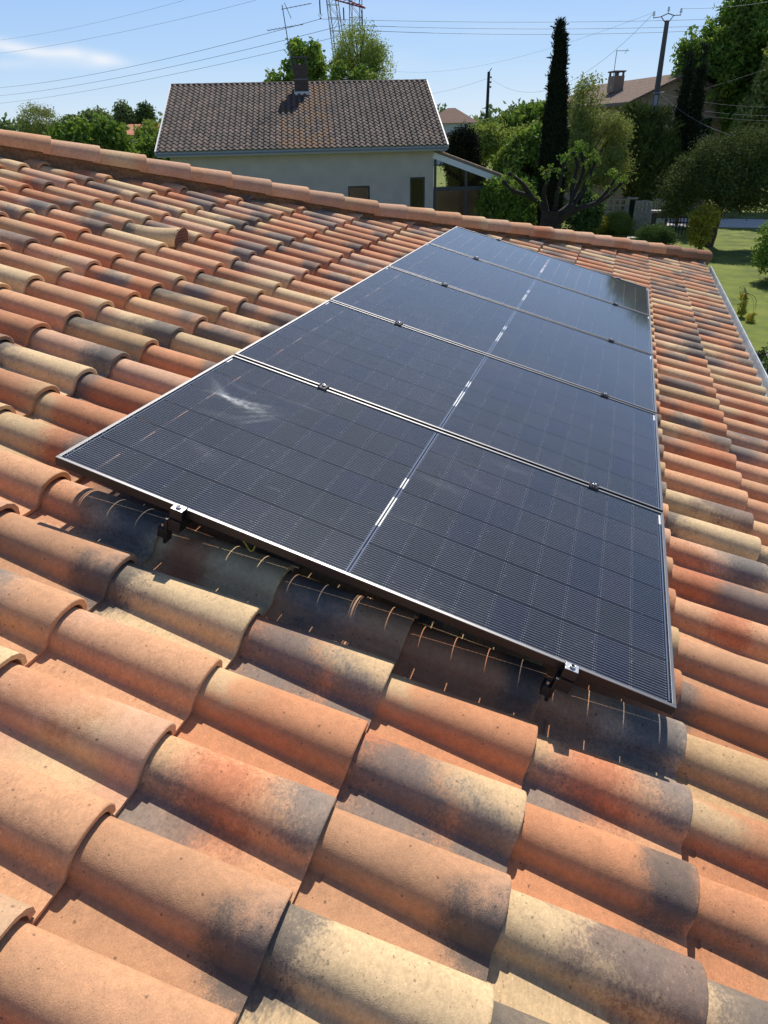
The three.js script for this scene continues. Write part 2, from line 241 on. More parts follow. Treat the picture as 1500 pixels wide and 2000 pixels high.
{ // gutter along the eave
  const sh = new THREE.Shape(), R = 0.068; sh.moveTo(-R, 0.012); for (let i = 0; i <= 14; i++) { const t = Math.PI + Math.PI * i / 14; sh.lineTo(R * Math.cos(t), R * Math.sin(t)); } for (let i = 0; i <= 7; i++) { const t = Math.PI - Math.PI * 1.7 * i / 7; sh.lineTo(R + 0.009 + 0.009 * Math.cos(t), 0.004 + 0.009 * Math.sin(t)); } for (let i = 0; i <= 14; i++) { const t = -Math.PI * i / 14; sh.lineTo((R - 0.004) * Math.cos(t), (R - 0.004) * Math.sin(t)); }
  const g = new THREE.ExtrudeGeometry(sh, { depth: 12.6, bevelEnabled: false, curveSegments: 4 }); g.rotateZ(PITCH);
  const gt = part(house, 'gutter', g, zinc, [EAVE + 0.066, -0.222, -10.08]);
  for (let i = 0; i < 17; i++) part(gt, 'bracket', new THREE.TorusGeometry(0.0705, 0.003, 4, 10, Math.PI).rotateZ(Math.PI).rotateZ(PITCH), zinc, [0.0, 0, 0.4 + i * 0.72]);
  part(house, 'fascia', box(0.03, 0.2, 12.6), std(lin(0.5, 0.47, 0.42), 0.8), [EAVE - 0.04, -0.33, -3.78]);
}
{ const w = box(7.2, 2.2, 11.0, -1.3, 1.25, -3.9); const m = part(house, 'wall', metres(w), std(lin(0.55, 0.5, 0.42), 0.9)); m.position.copy(V(0, 0, 0).sub(house.position).applyAxisAngle(V(0, 0, 1), PITCH)); m.rotation.z = PITCH; }

// ---------------------------------------------------------------- solar panels
const W = 1.961, Hh = 1.134, GAP = 0.02, LIP = 0.011;
const black = std(lin(0.022, 0.022, 0.025), 0.34, 0.35), blackEdge = std(lin(0.21, 0.21, 0.22), 0.42, 0.9), steel = std(lin(0.62, 0.62, 0.63), 0.32, 1.0), railMat = std(lin(0.03, 0.03, 0.032), 0.45, 0.5);
const glass = new THREE.MeshPhysicalMaterial({ color: 0xffffff, roughness: 0.06, transmission: 1, thickness: 0, ior: 1.5 });
const cellMap = tex(128, 512, (x, y) => { // sixteen fine wires along the cell, soldering pads at both ends
  const yy = ((y + 0.5) / 512 - 0.022) / 0.956 * 16, f = ((yy % 1) + 1) % 1, d = yy < 0 || yy > 16 ? 9 : Math.abs(f - 0.5) * 11.0, endMm = Math.min(x, 127 - x) / 128 * 104, pad = endMm < 3.2 && d < 0.75, wire = sstep(0.70, 0.42, d), fing = 0.88 + 0.24 * h2(x >> 1, 5);
  const base = [10 * fing, 12 * fing, 24 * fing]; return pad ? [188, 198, 208] : base.map((c, i) => mix(c, [150, 158, 172][i], wire)); });
const cellTones = [[1, 1, 1], [0.85, 0.9, 1.05], [1.1, 1.05, 1.1], [0.92, 0.95, 0.9]].map((c) => new THREE.MeshPhysicalMaterial({ color: lin(...c), roughness: 0.7, specularIntensity: 0.12, map: cellMap }));
const ribbonMat = std(lin(0.085, 0.12, 0.21), 0.75), whiteMat = std(lin(0.82, 0.84, 0.86), 0.5), dustMat = (seed, amount) => {
  const r = rng(seed), streaks = []; for (let i = 0; i < 22; i++) streaks.push([r() * 512, r() * 300, 8 + r() * 26, 2 + r() * 5, -0.6 + r() * 0.9, r()]); if (seed === 7) for (let i = 0; i < 16; i++) { const a = 0.5 + i * 0.13; streaks.push([40 + 60 * Math.cos(a) + (i > 8 ? 40 : 0), 150 + i * 6 + 30 * Math.sin(a * 2), 16 + r() * 14, 2 + r() * 2.5, 1.0 - i * 0.11, 2.2]); }
  const a = tex(512, 300, (x, y) => { let v = 0.012 * sstep(0.35, 0.8, fbm(x * 0.02 + seed, y * 0.02, 4)) + 0.012 * sstep(0.7, 0.95, n2(x * 0.5 + seed, y * 0.5));
    for (const [sx, sy, l, w, an, k] of streaks) { const dx = x - sx, dy = y - sy, c = Math.cos(an), s = Math.sin(an), p = (dx * c + dy * s) / l, q = (dy * c - dx * s) / w; const e = p * p + q * q; if (e < 4) v += 0.05 * k * Math.exp(-e) * (0.3 + 1.2 * n2(x * 0.35 + k * 50, y * 0.35)); }
    if (h2(x + seed * 3, y * 7 + seed) > 0.9992) v += 0.3; v = clamp(v * amount) * 255; return [v, v, v]; }, false);
  return std(lin(0.62, 0.64, 0.66), 1, 0, { alphaMap: a, transparent: true, depthWrite: false });
};
const cellGeo = new THREE.PlaneGeometry(0.1035, 0.1844).rotateX(-Math.PI / 2);
const wherePanel = ['nearest solar panel, dusty glass with smears at its upslope corner', 'second solar panel from the camera, adjoining the nearest one', 'middle solar panel of the row of five', 'fourth solar panel of the row, second from the hip', 'farthest solar panel of the row, reflecting blue sky by the hip'];
for (let i = 0; i < 5; i++) {
  const pn = onRoof('solar_panel', wherePanel[i], 'solar panel', 'solar panels in one row on the tiled roof', W / 2, i * (Hh + GAP) + Hh / 2, 0);
  const X = W / 2, Z = Hh / 2, fr = 0.030;
  for (const s of [-1, 1]) { // each frame bar: dark outer wall and a thin polished lip
    const f = part(pn, 'frame_bar', rbox(W, fr - 0.003, LIP, 0.001, 0, -fr / 2 - 0.0015, 0), black, [0, 0, s * (Z - LIP / 2)]); part(f, 'lip', rbox(W, 0.003, LIP, 0.0008, 0, -0.0013, 0), blackEdge);
    const q = part(pn, 'frame_bar', rbox(LIP, fr - 0.003, Hh - 2 * LIP, 0.001, 0, -fr / 2 - 0.0015, 0), black, [s * (X - LIP / 2), 0, 0]); part(q, 'lip', rbox(LIP, 0.003, Hh - 2 * LIP - 0.0005, 0.0008, 0, -0.0013, 0), blackEdge);
  }
  part(pn, 'glass', new THREE.PlaneGeometry(W - 2 * LIP, Hh - 2 * LIP).rotateX(-Math.PI / 2), glass, [0, -0.0028, 0]);
  const r = rng(100 + i), gx = 0.0022, cg = 0.018;
  for (let a = 0; a < 18; a++) for (let b = 0; b < 6; b++) {
    const half = a < 9 ? -1 : 1, ia = a < 9 ? 8 - a : a - 9, x = half * (cg / 2 + 0.1035 / 2 + ia * (0.1035 + gx)), z = (b - 2.5) * (0.1844 + 0.0008);
    part(pn, 'solar_cell', cellGeo, cellTones[Math.floor(r() * 4)], [x, -0.0062 - r() * 0.0002, z]);
  }
  for (const s of [-1, 1]) { // ribbons in the middle gap and beside the outer cells
    const rb = part(pn, 'ribbon', box(0.0048, 0.0004, Hh - 0.04), ribbonMat, [s * 0.0052, -0.0052, 0]);
    for (const [v1, v2] of [[0.30, 0.505], [0.58, 0.66]]) part(rb, 'bare_strip', box(0.0050, 0.0004, v2 - v1), whiteMat, [0, 0.0004, Z - (v1 + v2) / 2]);
    part(pn, 'ribbon', box(0.004, 0.0004, Hh - 0.05), ribbonMat, [s * (X - LIP - 0.006), -0.0052, 0]);
  }
  part(pn, 'sticker', box(0.008, 0.0003, 0.075), whiteMat, [X - LIP - 0.0055, -0.0044, -Z + 0.062]);
  part(pn, 'sticker', box(0.006, 0.0003, 0.05), whiteMat, [-X + LIP + 0.0055, -0.0044, -Z + 0.055]);
  if (i < 4) part(pn, 'dust', new THREE.PlaneGeometry(W - 2 * LIP - 0.002, Hh - 2 * LIP - 0.002).rotateX(-Math.PI / 2), dustMat(7 + i * 5, [1, 0.6, 0.45, 0.35][i]), [0, -0.0016, 0]);
}
// rails under the panels, on feet that stand on the tile rolls
[0.44, 1.665].forEach((u, q) => {
  const rl = onRoof('mounting_rail', ['black mounting rail under the upslope third of the solar panels', 'black mounting rail under the downslope third of the solar panels'][q], 'rail', 'rails carrying the solar panels', u, 0, -0.03);
  part(rl, 'profile', merge([box(0.038, 0.004, 5.80, 0, -0.003, -2.87), box(0.004, 0.032, 5.80, -0.017, -0.021, -2.87), box(0.004, 0.032, 5.80, 0.017, -0.021, -2.87), box(0.038, 0.004, 5.80, 0, -0.039, -2.87), box(0.040, 0.042, 0.003, 0, -0.021, 0.0315)]), railMat);
  for (let k = 0; k < 6; k++) { const v = [0.0, 1.255, 2.44, 3.62, 4.57, 5.51][k], f = part(rl, 'foot', merge([rbox(0.034, 0.034, 0.036, 0.002, -0.034, -0.060, 0), rbox(0.010, 0.092, 0.036, 0.002, -0.0245, -0.049, 0)]), railMat, [0, 0, -v + 0.02]); part(f, 'bolt', new THREE.CylinderGeometry(0.0075, 0.0075, 0.014, 6).translate(-0.040, -0.037, 0.004), steel); }
});
{ // clamps: end clamps on the near and far edge, middle clamps on the four seams
  const edge = ['near edge of the nearest panel', 'seam between the first and second panel', 'seam between the second and third panel', 'seam between the third and fourth panel', 'seam between the fourth and fifth panel', 'far edge of the farthest panel'];
  for (let k = 0; k < 6; k++) [0.44, 1.665].forEach((u, q) => {
    const end = k === 0 || k === 5, v = k === 0 ? -0.012 : k === 5 ? 5 * (Hh + GAP) - GAP + 0.012 : k * (Hh + GAP) - GAP / 2;
    const c = onRoof(end ? 'end_clamp' : 'mid_clamp', `black ${end ? 'end' : 'middle'} clamp on the ${edge[k]}, ${q ? 'downslope' : 'upslope'} rail`, 'clamp', 'clamps holding the solar panels', u, v, 0);
    const s = k === 5 ? 1 : -1;
    if (end) part(c, 'body', merge([rbox(0.040, 0.0035, 0.036, 0.0008, 0, 0.0024, s * 0.002), rbox(0.040, 0.034, 0.006, 0.0008, 0, -0.016, -s * 0.013), rbox(0.040, 0.034, 0.005, 0.0008, 0, -0.0165, s * -0.006)]), black);
    else part(c, 'body', merge([rbox(0.040, 0.0035, 0.044, 0.0008, 0, 0.0024, 0), rbox(0.040, 0.028, 0.014, 0.0008, 0, -0.0145, 0), rbox(0.004, 0.008, 0.040, 0.0008, -0.018, 0.006, 0), rbox(0.004, 0.008, 0.040, 0.0008, 0.018, 0.006, 0)]), black);
    part(c, 'plate', rbox(end ? 0.037 : 0.026, 0.0016, end ? 0.030 : 0.034, 0.0004, 0, 0.0048, 0), end ? steel : black);
    const bolt = part(c, 'bolt', merge([new THREE.CylinderGeometry(0.0085, 0.0085, 0.006, 14, 1, true).translate(0, 0.008, 0), new THREE.TorusGeometry(0.0068, 0.0019, 6, 16).rotateX(Math.PI / 2).translate(0, 0.0108, 0)]), steel);
    part(bolt, 'socket', new THREE.CylinderGeometry(0.0062, 0.0062, 0.004, 6).translate(0, 0.0075, 0), black);
  });
}
{ const pts = [[0.50, 0.16, -0.085], [0.57, 0.10, -0.075], [0.635, 0.062, -0.085], [0.665, 0.052, -0.098], [0.668, 0.085, -0.07], [0.70, 0.2, -0.06]].map(([u, v, n]) => roofPos(u, v, n)); const m = new THREE.Mesh(new THREE.TubeGeometry(new THREE.CatmullRomCurve3(pts), 40, 0.0026, 6), std(lin(0.55, 0.48, 0.05), 0.5)); m.name = 'earth_cable'; m.castShadow = m.receiveShadow = true; put(m, 'yellow earth cable looping out under the near panel edge', 'cable'); }
// ---------------------------------------------------------------- chimney behind the hip, at the left border of the picture
{
  const c = thing('brick_chimney', 'dark brick chimney stack rising behind the hip at the left edge', 'chimney', null, [-5.17, 3.4, -5.05], 0.72);
  const bm = mottled([[74, 50, 42], [96, 64, 52], [116, 82, 66]], 0.1, [2, 2]);
  part(c, 'stack', metres(box(0.55, 1.5, 0.55, 0, 0.72, 0), 2), std(0xffffff, 0.95, 0, { map: bm, bumpMap: grain([4, 4]), bumpScale: 0.01 }));
  part(c, 'cap', box(0.68, 0.05, 0.68, 0, 1.52, 0), std(lin(0.14, 0.12, 0.11), 0.9));
}

// ---------------------------------------------------------------- neighbour's house beyond the hip
const n1 = thing('neighbour_house', 'grey rendered house with brown tiled gable roof beyond the hip', 'house', null, [-15.708, 0, -24.17], 0.402);
const render1 = std(0xffffff, 0.92, 0, { map: mottled([[178, 168, 158], [186, 175, 165], [193, 183, 172]], 0.02, [1, 1]), bumpMap: grain([8, 8]), bumpScale: 0.004 });
const whitePaint = std(lin(0.74, 0.75, 0.76), 0.6), slate = std(lin(0.045, 0.048, 0.055), 0.5), greyGutter = std(lin(0.30, 0.32, 0.34), 0.5, 0.3);
{
  const L = 11.2, eY = 3.86, rY = 6.32, S = 5.82, sl = Math.atan2(rY - eY, S), x0 = 0.4, x1 = 10.74, zf = -0.45, zb = -2 * S + 0.45, T = 0.25;
  // front wall with real window openings
  const sh = new THREE.Shape(); sh.moveTo(x0, 0); sh.lineTo(x1, 0); sh.lineTo(x1, eY + 0.02); sh.lineTo(x0, eY + 0.02);
  const wins = [[9.78, 10.39, 0.15, 2.76], [7.26, 8.14, 1.1, 2.5]];
  for (const [a, b, c, d] of wins) { const h = new THREE.Path(); h.moveTo(a, c); h.lineTo(a, d); h.lineTo(b, d); h.lineTo(b, c); sh.holes.push(h); }
  part(n1, 'wall', metres(new THREE.ExtrudeGeometry(sh, { depth: T, bevelEnabled: false }), 0.5), render1, [0, 0, zf - T]);
  const gs = new THREE.Shape(); gs.moveTo(zb, 0); gs.lineTo(zf - T, 0); gs.lineTo(zf - T, eY); gs.lineTo(-S, rY - 0.12); gs.lineTo(zb, eY);
  for (const x of [x0, x1 - T]) part(n1, 'wall', metres(new THREE.ExtrudeGeometry(gs, { depth: T, bevelEnabled: false }).rotateY(-Math.PI / 2).translate(T, 0, 0), 0.5), render1, [x, 0, 0]);
  part(n1, 'wall', metres(box(x1 - x0 - 2 * T - 0.01, eY, T, (x0 + x1) / 2, eY / 2, zb + T / 2), 0.5), render1);
  for (const [a, b, c, d] of wins) {
    const w = part(n1, 'window', merge([box(0.06, d - c, 0.08, a + 0.03, (c + d) / 2, 0), box(0.06, d - c, 0.08, b - 0.03, (c + d) / 2, 0), box(b - a - 0.12, 0.06, 0.08, (a + b) / 2, d - 0.03, 0), box(b - a - 0.12, 0.06, 0.08, (a + b) / 2, c + 0.03, 0)]), slate, [0, 0, zf - 0.10]);
    part(w, 'pane', new THREE.PlaneGeometry(b - a - 0.12, d - c - 0.12), glass, [(a + b) / 2, (c + d) / 2, 0]);
  }
  // roof: sheathing, then rows of interlocking tiles
  const slope = Math.hypot(S, rY - eY), deck = std(lin(0.06, 0.05, 0.045), 0.95);
  const roof = part(n1, 'roof', merge([box(L - 0.06, 0.06, slope, L / 2, -0.05, -slope / 2).rotateX(sl).translate(0, eY, 0), box(L - 0.06, 0.06, slope, L / 2, -0.05, slope / 2).rotateX(-sl).translate(0, eY, -2 * S)]), deck);
  const tones = [[0.085, 0.066, 0.058], [0.115, 0.086, 0.073], [0.07, 0.056, 0.051], [0.15, 0.11, 0.092], [0.10, 0.08, 0.070], [0.15, 0.088, 0.05]];
  const tp = L / 48, tg = slope / 21;
  function smallTile(tone) { // roll and pan, lower end open
    const prof = [[0, 0.0], [0.30, 0.0], [0.40, 0.040], [0.54, 0.066], [0.72, 0.066], [0.86, 0.040], [1.0, 0.0]], pos = [], idx = [], col = [], n = prof.length;
    for (const [z, dy] of [[0.014, 0.036], [0.014, 0.006], [-tg - 0.02, 0.002]]) for (const [x, y] of [prof].flat()) { pos.push(x * tp * 1.02, y + dy, z); col.push(...tone); }
    for (let j = 0; j < 2; j++) for (let i = 0; i < n - 1; i++) { const row = j === 0 ? [0, 1] : [0, 2], a = row[0] * n + i, b = row[1] * n + i; if (j === 1) idx.push(a, a + 1, b, a + 1, b + 1, b); else idx.push(a, b, a + 1, a + 1, b, b + 1); }
    const g = new THREE.BufferGeometry(); g.setAttribute('position', new THREE.Float32BufferAttribute(pos, 3)); g.setAttribute('color', new THREE.Float32BufferAttribute(col, 3)); g.setIndex(idx); const q = g.toNonIndexed(); q.computeVertexNormals(); return q;
  }
  const protos = tones.map(smallTile), tmat = std(0xffffff, 0.9, 0, { vertexColors: true }), r = rng(77), rest = [], E = new THREE.Euler(sl, 0, 0), Q = new THREE.Quaternion().setFromEuler(E);
  for (let j = 0; j < 21; j++) for (let i = 0; i < 48; i++) {
    const d = j * tg, streak = (Math.abs(i - 25.5) < 2.6 || Math.abs(i - 21) < 1.4) && r() < 0.55, k = streak ? 5 : Math.floor(r() * 5), p = V(i * tp, 0, -d).applyEuler(E).add(V(0, eY + 0.006, 0));
    if (j < 6) { const m = part(roof, 'roof_tile', protos[k], tmat, p.toArray()); m.quaternion.copy(Q); }
    else { const g = protos[k].clone().applyQuaternion(Q).translate(p.x, p.y, p.z); rest.push(g); }
  }
  for (let j = 0; j < 21; j++) for (let i = 0; i < 48; i++) { const g = protos[Math.floor(r() * 5)].clone().applyQuaternion(Q).translate(0, eY + 0.006, 0); g.applyMatrix4(new THREE.Matrix4().makeTranslation(L, 0, -2 * S).multiply(new THREE.Matrix4().makeRotationY(Math.PI))); const p = V(i * tp, 0, -j * tg).applyEuler(E); g.translate(-p.x, p.y, -p.z); if (j > 17) rest.push(g); }
  part(roof, 'roof_tiles', mergeGeometries(rest), tmat, null, 'stuff');
  const ridgeTile = new THREE.CylinderGeometry(0.10, 0.11, 0.41, 8, 1, false, 0, Math.PI).rotateZ(Math.PI / 2).rotateX(-Math.PI / 2 + Math.PI / 2);
  for (let i = 0; i < 28; i++) part(roof, 'ridge_tile', ridgeTile, std(lin(...tones[i % 5]), 0.9), [0.2 + i * 0.4, rY - 0.02, -S]);
  for (const x of [-0.03, L + 0.03]) { const vb = part(n1, 'verge_board', merge([box(0.05, 0.17, slope, 0, -0.02, -slope / 2).rotateX(sl).translate(0, eY, 0), box(0.05, 0.17, slope, 0, -0.02, slope / 2).rotateX(-sl).translate(0, eY, -2 * S)]), whitePaint, [x, 0, 0]); }
  part(n1, 'gutter', new THREE.CylinderGeometry(0.065, 0.065, L + 0.05, 10, 1, true, Math.PI / 2, Math.PI).rotateZ(Math.PI / 2).rotateX(0), greyGutter, [L / 2, eY - 0.01, 0.075]);
  part(n1, 'eave_board', box(L, 0.13, 0.03, L / 2, eY - 0.09, -0.01), greyGutter);
  part(n1, 'soffit', box(L - 0.1, 0.02, 0.42, L / 2, eY - 0.15, -0.24), whitePaint);
  // chimney with open cap and aerial
  const ch = part(n1, 'chimney', metres(box(0.60, 1.55, 0.52, 5.64, 6.18, -4.92), 1), std(0xffffff, 0.95, 0, { map: mottled([[70, 56, 52], [86, 70, 64], [104, 86, 78]], 0.08, [2, 2]) }));
  part(ch, 'band', box(0.612, 0.03, 0.532, 5.64, 6.42, -4.92), std(lin(0.22, 0.22, 0.22), 0.8));
  part(ch, 'cap', box(0.72, 0.06, 0.62, 5.64, 7.21, -4.92), std(lin(0.10, 0.09, 0.085), 0.9));
  for (const [a, b] of [[-1, -1], [1, -1], [-1, 1], [1, 1]]) part(ch, 'cap_post', box(0.09, 0.22, 0.09, 5.64 + a * 0.25, 7.07, -4.92 + b * 0.2), std(lin(0.10, 0.09, 0.085), 0.9));
  part(ch, 'flashing', merge([box(0.66, 0.14, 0.02, 5.64, 5.90, -4.645), box(0.02, 0.2, 0.55, 5.33, 6.0, -4.92), box(0.02, 0.2, 0.55, 5.95, 6.0, -4.92)]), std(lin(0.42, 0.44, 0.46), 0.4, 0.6));
}
{ // television aerial strapped to the neighbour's chimney
  const M = new THREE.Matrix4().makeRotationY(0.402).setPosition(-15.708, 0, -24.17), w = (x, y, z) => V(x, y, z).applyMatrix4(M), zz = -4.96, al = std(lin(0.16, 0.17, 0.19), 0.45, 0.6);
  const o = thing('television_aerial', 'thin leaning television aerial with two booms on the neighbour chimney', 'aerial');
  part(o, 'mast', bar(w(5.31, 6.75, zz), w(5.06, 9.05, zz), 0.022, 0.018), al);
  const boom = (a, b, n, len) => { const A = w(...a), B = w(...b), bm = part(o, 'boom', bar(A, B, 0.012), al); for (let i = 0; i < n; i++) { const p = A.clone().lerp(B, (i + 0.4) / n); part(bm, 'element', bar(p.clone().add(V(0.05, 0, len)), p.clone().add(V(-0.05, 0, -len)), 0.006), al); } };
  boom([5.02, 8.90, zz], [6.27, 9.09, zz], 7, 0.16); boom([4.37, 8.18, zz], [5.88, 8.38, zz], 9, 0.28);
  part(o, 'boom', bar(w(5.16, 9.12, zz), w(5.40, 8.58, zz), 0.012), al);
  part(o, 'bracket', bar(w(5.22, 6.86, zz), w(5.45, 6.86, zz), 0.02), al);
}
{ // glazed lean-to at the right end of the neighbour's house
  const vg = thing('veranda', 'glazed lean-to veranda with white sloping fascia on the neighbour house', 'veranda', null, [-15.708, 0, -24.17], 0.402);
  const z = -0.45, a = 10.76, b = 13.42, y0 = 3.66, y1 = 2.60, D = 3.4, ang = Math.atan2(y0 - y1, 13.78 - a), len = Math.hypot(y0 - y1, 13.78 - a);
  const rot = (g) => g.rotateZ(-ang).translate(a, y0, 0);
  part(vg, 'fascia', rot(box(len, 0.22, 0.05, len / 2, -0.13, z + 0.02)), whitePaint);
  const rs = part(vg, 'roof', rot(box(len, 0.05, D, len / 2, 0.0, z - D / 2 + 0.06)), std(lin(0.2, 0.15, 0.13), 0.9));
  for (let i = 0; i < 15; i++) part(rs, 'roof_tile', rot(new THREE.CylinderGeometry(0.075, 0.075, 0.22, 7, 1, false, 0, Math.PI).rotateY(-Math.PI / 2).rotateZ(Math.PI / 2).rotateX(0).translate(0.11 + i * 0.21, 0.03, z - 0.02)), std(lin(0.24 + 0.05 * (i % 3), 0.17 + 0.03 * (i % 3), 0.13), 0.9));
  const yr = (x) => y0 - (x - a) * Math.tan(ang) - 0.26;
  for (const x of [a + 0.05, 12.09, b]) part(vg, 'post', box(0.09, yr(x), 0.1, x, yr(x) / 2, z - 0.02), slate);
  part(vg, 'beam', box(b - a, 0.14, 0.11, (a + b) / 2, 2.30, z - 0.02), slate);
  part(vg, 'rear_wall', box(b - a, 2.1, 0.08, (a + b) / 2, 1.05, z - D), std(lin(0.28, 0.20, 0.15), 0.9));
  part(vg, 'end_wall', box(0.08, 2.1, D, b - 0.01, 1.05, z - D / 2 - 0.1), slate);
  for (const [p, q] of [[a + 0.1, 12.04], [12.14, b - 0.05]]) {
    const up = new THREE.Shape(); up.moveTo(p, 2.37); up.lineTo(q, 2.37); up.lineTo(q, Math.max(2.39, yr(q))); up.lineTo(p, yr(p)); part(vg, 'pane', new THREE.ShapeGeometry(up), glass, [0, 0, z]);
    part(vg, 'pane', new THREE.PlaneGeometry(q - p, 2.2).translate((p + q) / 2, 1.12, 0), glass, [0, 0, z]);
  }
}

// ---------------------------------------------------------------- house on the right behind the conifers, and far houses
{
  const h = thing('gabled_house', 'two storey brown house with low tiled roof behind the power pole', 'house', null, [1.27, 0, -44.44], Math.atan2(0.44, 0.9));
  const w = 5.4, L = 12, e = 5.62, rg = 6.74, wall = std(0xffffff, 0.95, 0, { map: mottled([[150, 128, 104], [166, 142, 116], [178, 156, 130]], 0.03) }), rm = std(0xffffff, 0.92, 0, { map: mottled([[98, 80, 70], [118, 96, 82], [142, 116, 96]], 0.09, [2, 2]), bumpMap: grain([6, 6]), bumpScale: 0.03 });
  const gs = new THREE.Shape(); gs.moveTo(0, 0); gs.lineTo(w, 0); gs.lineTo(w, e); gs.lineTo(w / 2, rg - 0.1); gs.lineTo(0, e);
  part(h, 'wall', metres(new THREE.ExtrudeGeometry(gs, { depth: L, bevelEnabled: false }), 0.3), wall, [0, 0, -L]);
  const a = Math.atan2(rg - e, w / 2), len = Math.hypot(rg - e, w / 2) + 0.55, roof = part(h, 'roof', metres(merge([box(len, 0.12, L + 0.9, len / 2 - 0.55, 0.03, -L / 2).rotateZ(a).translate(0, e, 0), box(len, 0.12, L + 0.9, -len / 2 + 0.55, 0.03, -L / 2).rotateZ(-a).translate(w, e, 0)]), 0.4), rm);
  part(h, 'eave_board', box(0.06, 0.18, L + 0.8, -0.56, e - 0.22, -L / 2), std(lin(0.2, 0.15, 0.12), 0.9));
  const ch = part(roof, 'chimney', box(0.62, 0.85, 0.9, 1.15, 6.55, -5.2), std(lin(0.30, 0.21, 0.16), 0.95));
  part(ch, 'cap', box(0.72, 0.07, 1.0, 1.15, 7.2, -5.2), std(lin(0.16, 0.13, 0.12), 0.9)); for (const s of [-1, 1]) for (const t of [-1, 1]) part(ch, 'cap_post', box(0.1, 0.22, 0.1, 1.15 + s * 0.24, 7.06, -5.2 + t * 0.38), std(lin(0.2, 0.16, 0.14), 0.9));
  part(ch, 'aerial', merge([bar(V(0.95, 7.0, -5.2), V(0.98, 8.3, -5.2), 0.02), bar(V(0.98, 8.25, -5.2), V(1.75, 8.25, -5.2), 0.018), bar(V(1.5, 8.1, -5.2), V(1.65, 8.35, -5.2), 0.012)]), std(lin(0.3, 0.32, 0.35), 0.5, 0.5));
  const wn = part(h, 'window', box(0.06, 1.15, 0.9, -0.01, 4.3, -2.4), std(lin(0.3, 0.28, 0.24), 0.7)); part(wn, 'pane', box(0.03, 1.0, 0.76, -0.03, 4.3, -2.4), std(lin(0.02, 0.025, 0.03), 0.1));
  const wn2 = part(h, 'window', box(0.9, 1.1, 0.06, 4.35, 4.15, 0.01), std(lin(0.3, 0.28, 0.24), 0.7)); part(wn2, 'pane', box(0.76, 0.96, 0.03, 4.35, 4.15, 0.03), std(lin(0.02, 0.025, 0.03), 0.1));
}
function hipHouse(name, label, pos, turn, w, d, eave, ridge, wallC, roofC) {
  const h = thing(name, label, 'house', null, pos, turn), pos2 = [], f = (...p) => p.forEach((q) => pos2.push(...q)), o = 0.5, A = [-w / 2 - o, eave, d / 2 + o], B = [w / 2 + o, eave, d / 2 + o], C = [w / 2 + o, eave, -d / 2 - o], D = [-w / 2 - o, eave, -d / 2 - o], k = Math.max(0.2, w / 2 - d / 2), E = [-k, ridge, 0], F = [k, ridge, 0];
  f(A, B, F, A, F, E, B, C, F, C, D, E, C, E, F, D, A, E); const g = new THREE.BufferGeometry(); g.setAttribute('position', new THREE.Float32BufferAttribute(pos2, 3)); g.computeVertexNormals(); metres(g, 0.3);
  part(h, 'roof', g, std(0xffffff, 0.9, 0, { map: mottled([roofC.map((c) => c * 0.85), roofC, roofC.map((c) => c * 1.12)], 0.08, [2, 2]) })); part(h, 'wall', box(w, eave, d, 0, eave / 2, 0), std(lin(...wallC), 0.9));
  for (const x of [-0.28, 0.25]) part(h, 'window', box(1.0, 1.2, 0.06, x * w, eave - 1.3, d / 2 + 0.01), std(lin(0.05, 0.06, 0.07), 0.3));
  return h;
}
hipHouse('hip_roof_house', 'distant pale house with brown hip roof beside the neighbour gable', [-22.9, 0, -106], 0.2, 6.6, 5.6, 4.95, 6.75, [0.52, 0.52, 0.52], [128, 98, 84]);
hipHouse('orange_roof_house', 'small distant house with orange roof behind the left hedge', [-39.2, 0, -58], 0.62, 7.5, 5, 4.45, 5.25, [0.5, 0.45, 0.38], [186, 122, 92]);

// ---------------------------------------------------------------- trees and shrubs
const bark = std(0xffffff, 0.95, 0, { map: mottled([[58, 48, 40], [84, 70, 58], [108, 94, 80]], 0.09, [2, 2]), bumpMap: grain([3, 3]), bumpScale: 0.03 }), barkDark = std(0xffffff, 0.95, 0, { map: mottled([[28, 24, 21], [42, 36, 31], [58, 50, 43]], 0.09, [2, 2]) }), barkPale = std(0xffffff, 0.95, 0, { map: mottled([[84, 74, 62], [120, 106, 90], [150, 138, 120]], 0.09, [2, 2]) });
function leafClump(seed, n, spread, len, wid, upward = 0) {
  const r = rng(seed), pos = [], nor = [];
  for (let i = 0; i < n; i++) {
    const d = V(r() - 0.5, r() - 0.5 + upward, r() - 0.5).normalize(), c = V(r() - 0.5, (r() - 0.5) * (1 + upward), r() - 0.5).multiplyScalar(2 * spread), s = V(r() - 0.5, r() - 0.5, r() - 0.5).cross(d).normalize(), l = len * (0.7 + r() * 0.6), w = wid * (0.7 + r() * 0.6), t = c.clone().addScaledVector(d, l), m = c.clone().addScaledVector(d, l * 0.45), k = s.clone().cross(d).multiplyScalar(w * 0.25), A = m.clone().addScaledVector(s, w / 2).add(k), B = m.clone().addScaledVector(s, -w / 2).add(k);
    for (const q of [c, A, t, c, t, B]) pos.push(q.x, q.y, q.z);
  }
  const g = new THREE.BufferGeometry(); g.setAttribute('position', new THREE.Float32BufferAttribute(pos, 3)); g.computeVertexNormals(); g.up = upward > 0.5; return g;
}
const leafMat = (thru = 0.35) => new THREE.MeshPhysicalMaterial({ color: 0xffffff, roughness: 0.85, transmission: thru, thickness: 0, side: THREE.DoubleSide, specularIntensity: 0.4, vertexColors: true });
const LEAF = leafMat(0.42), NEEDLE = leafMat(0.12), FEATHER = leafMat(0.25);
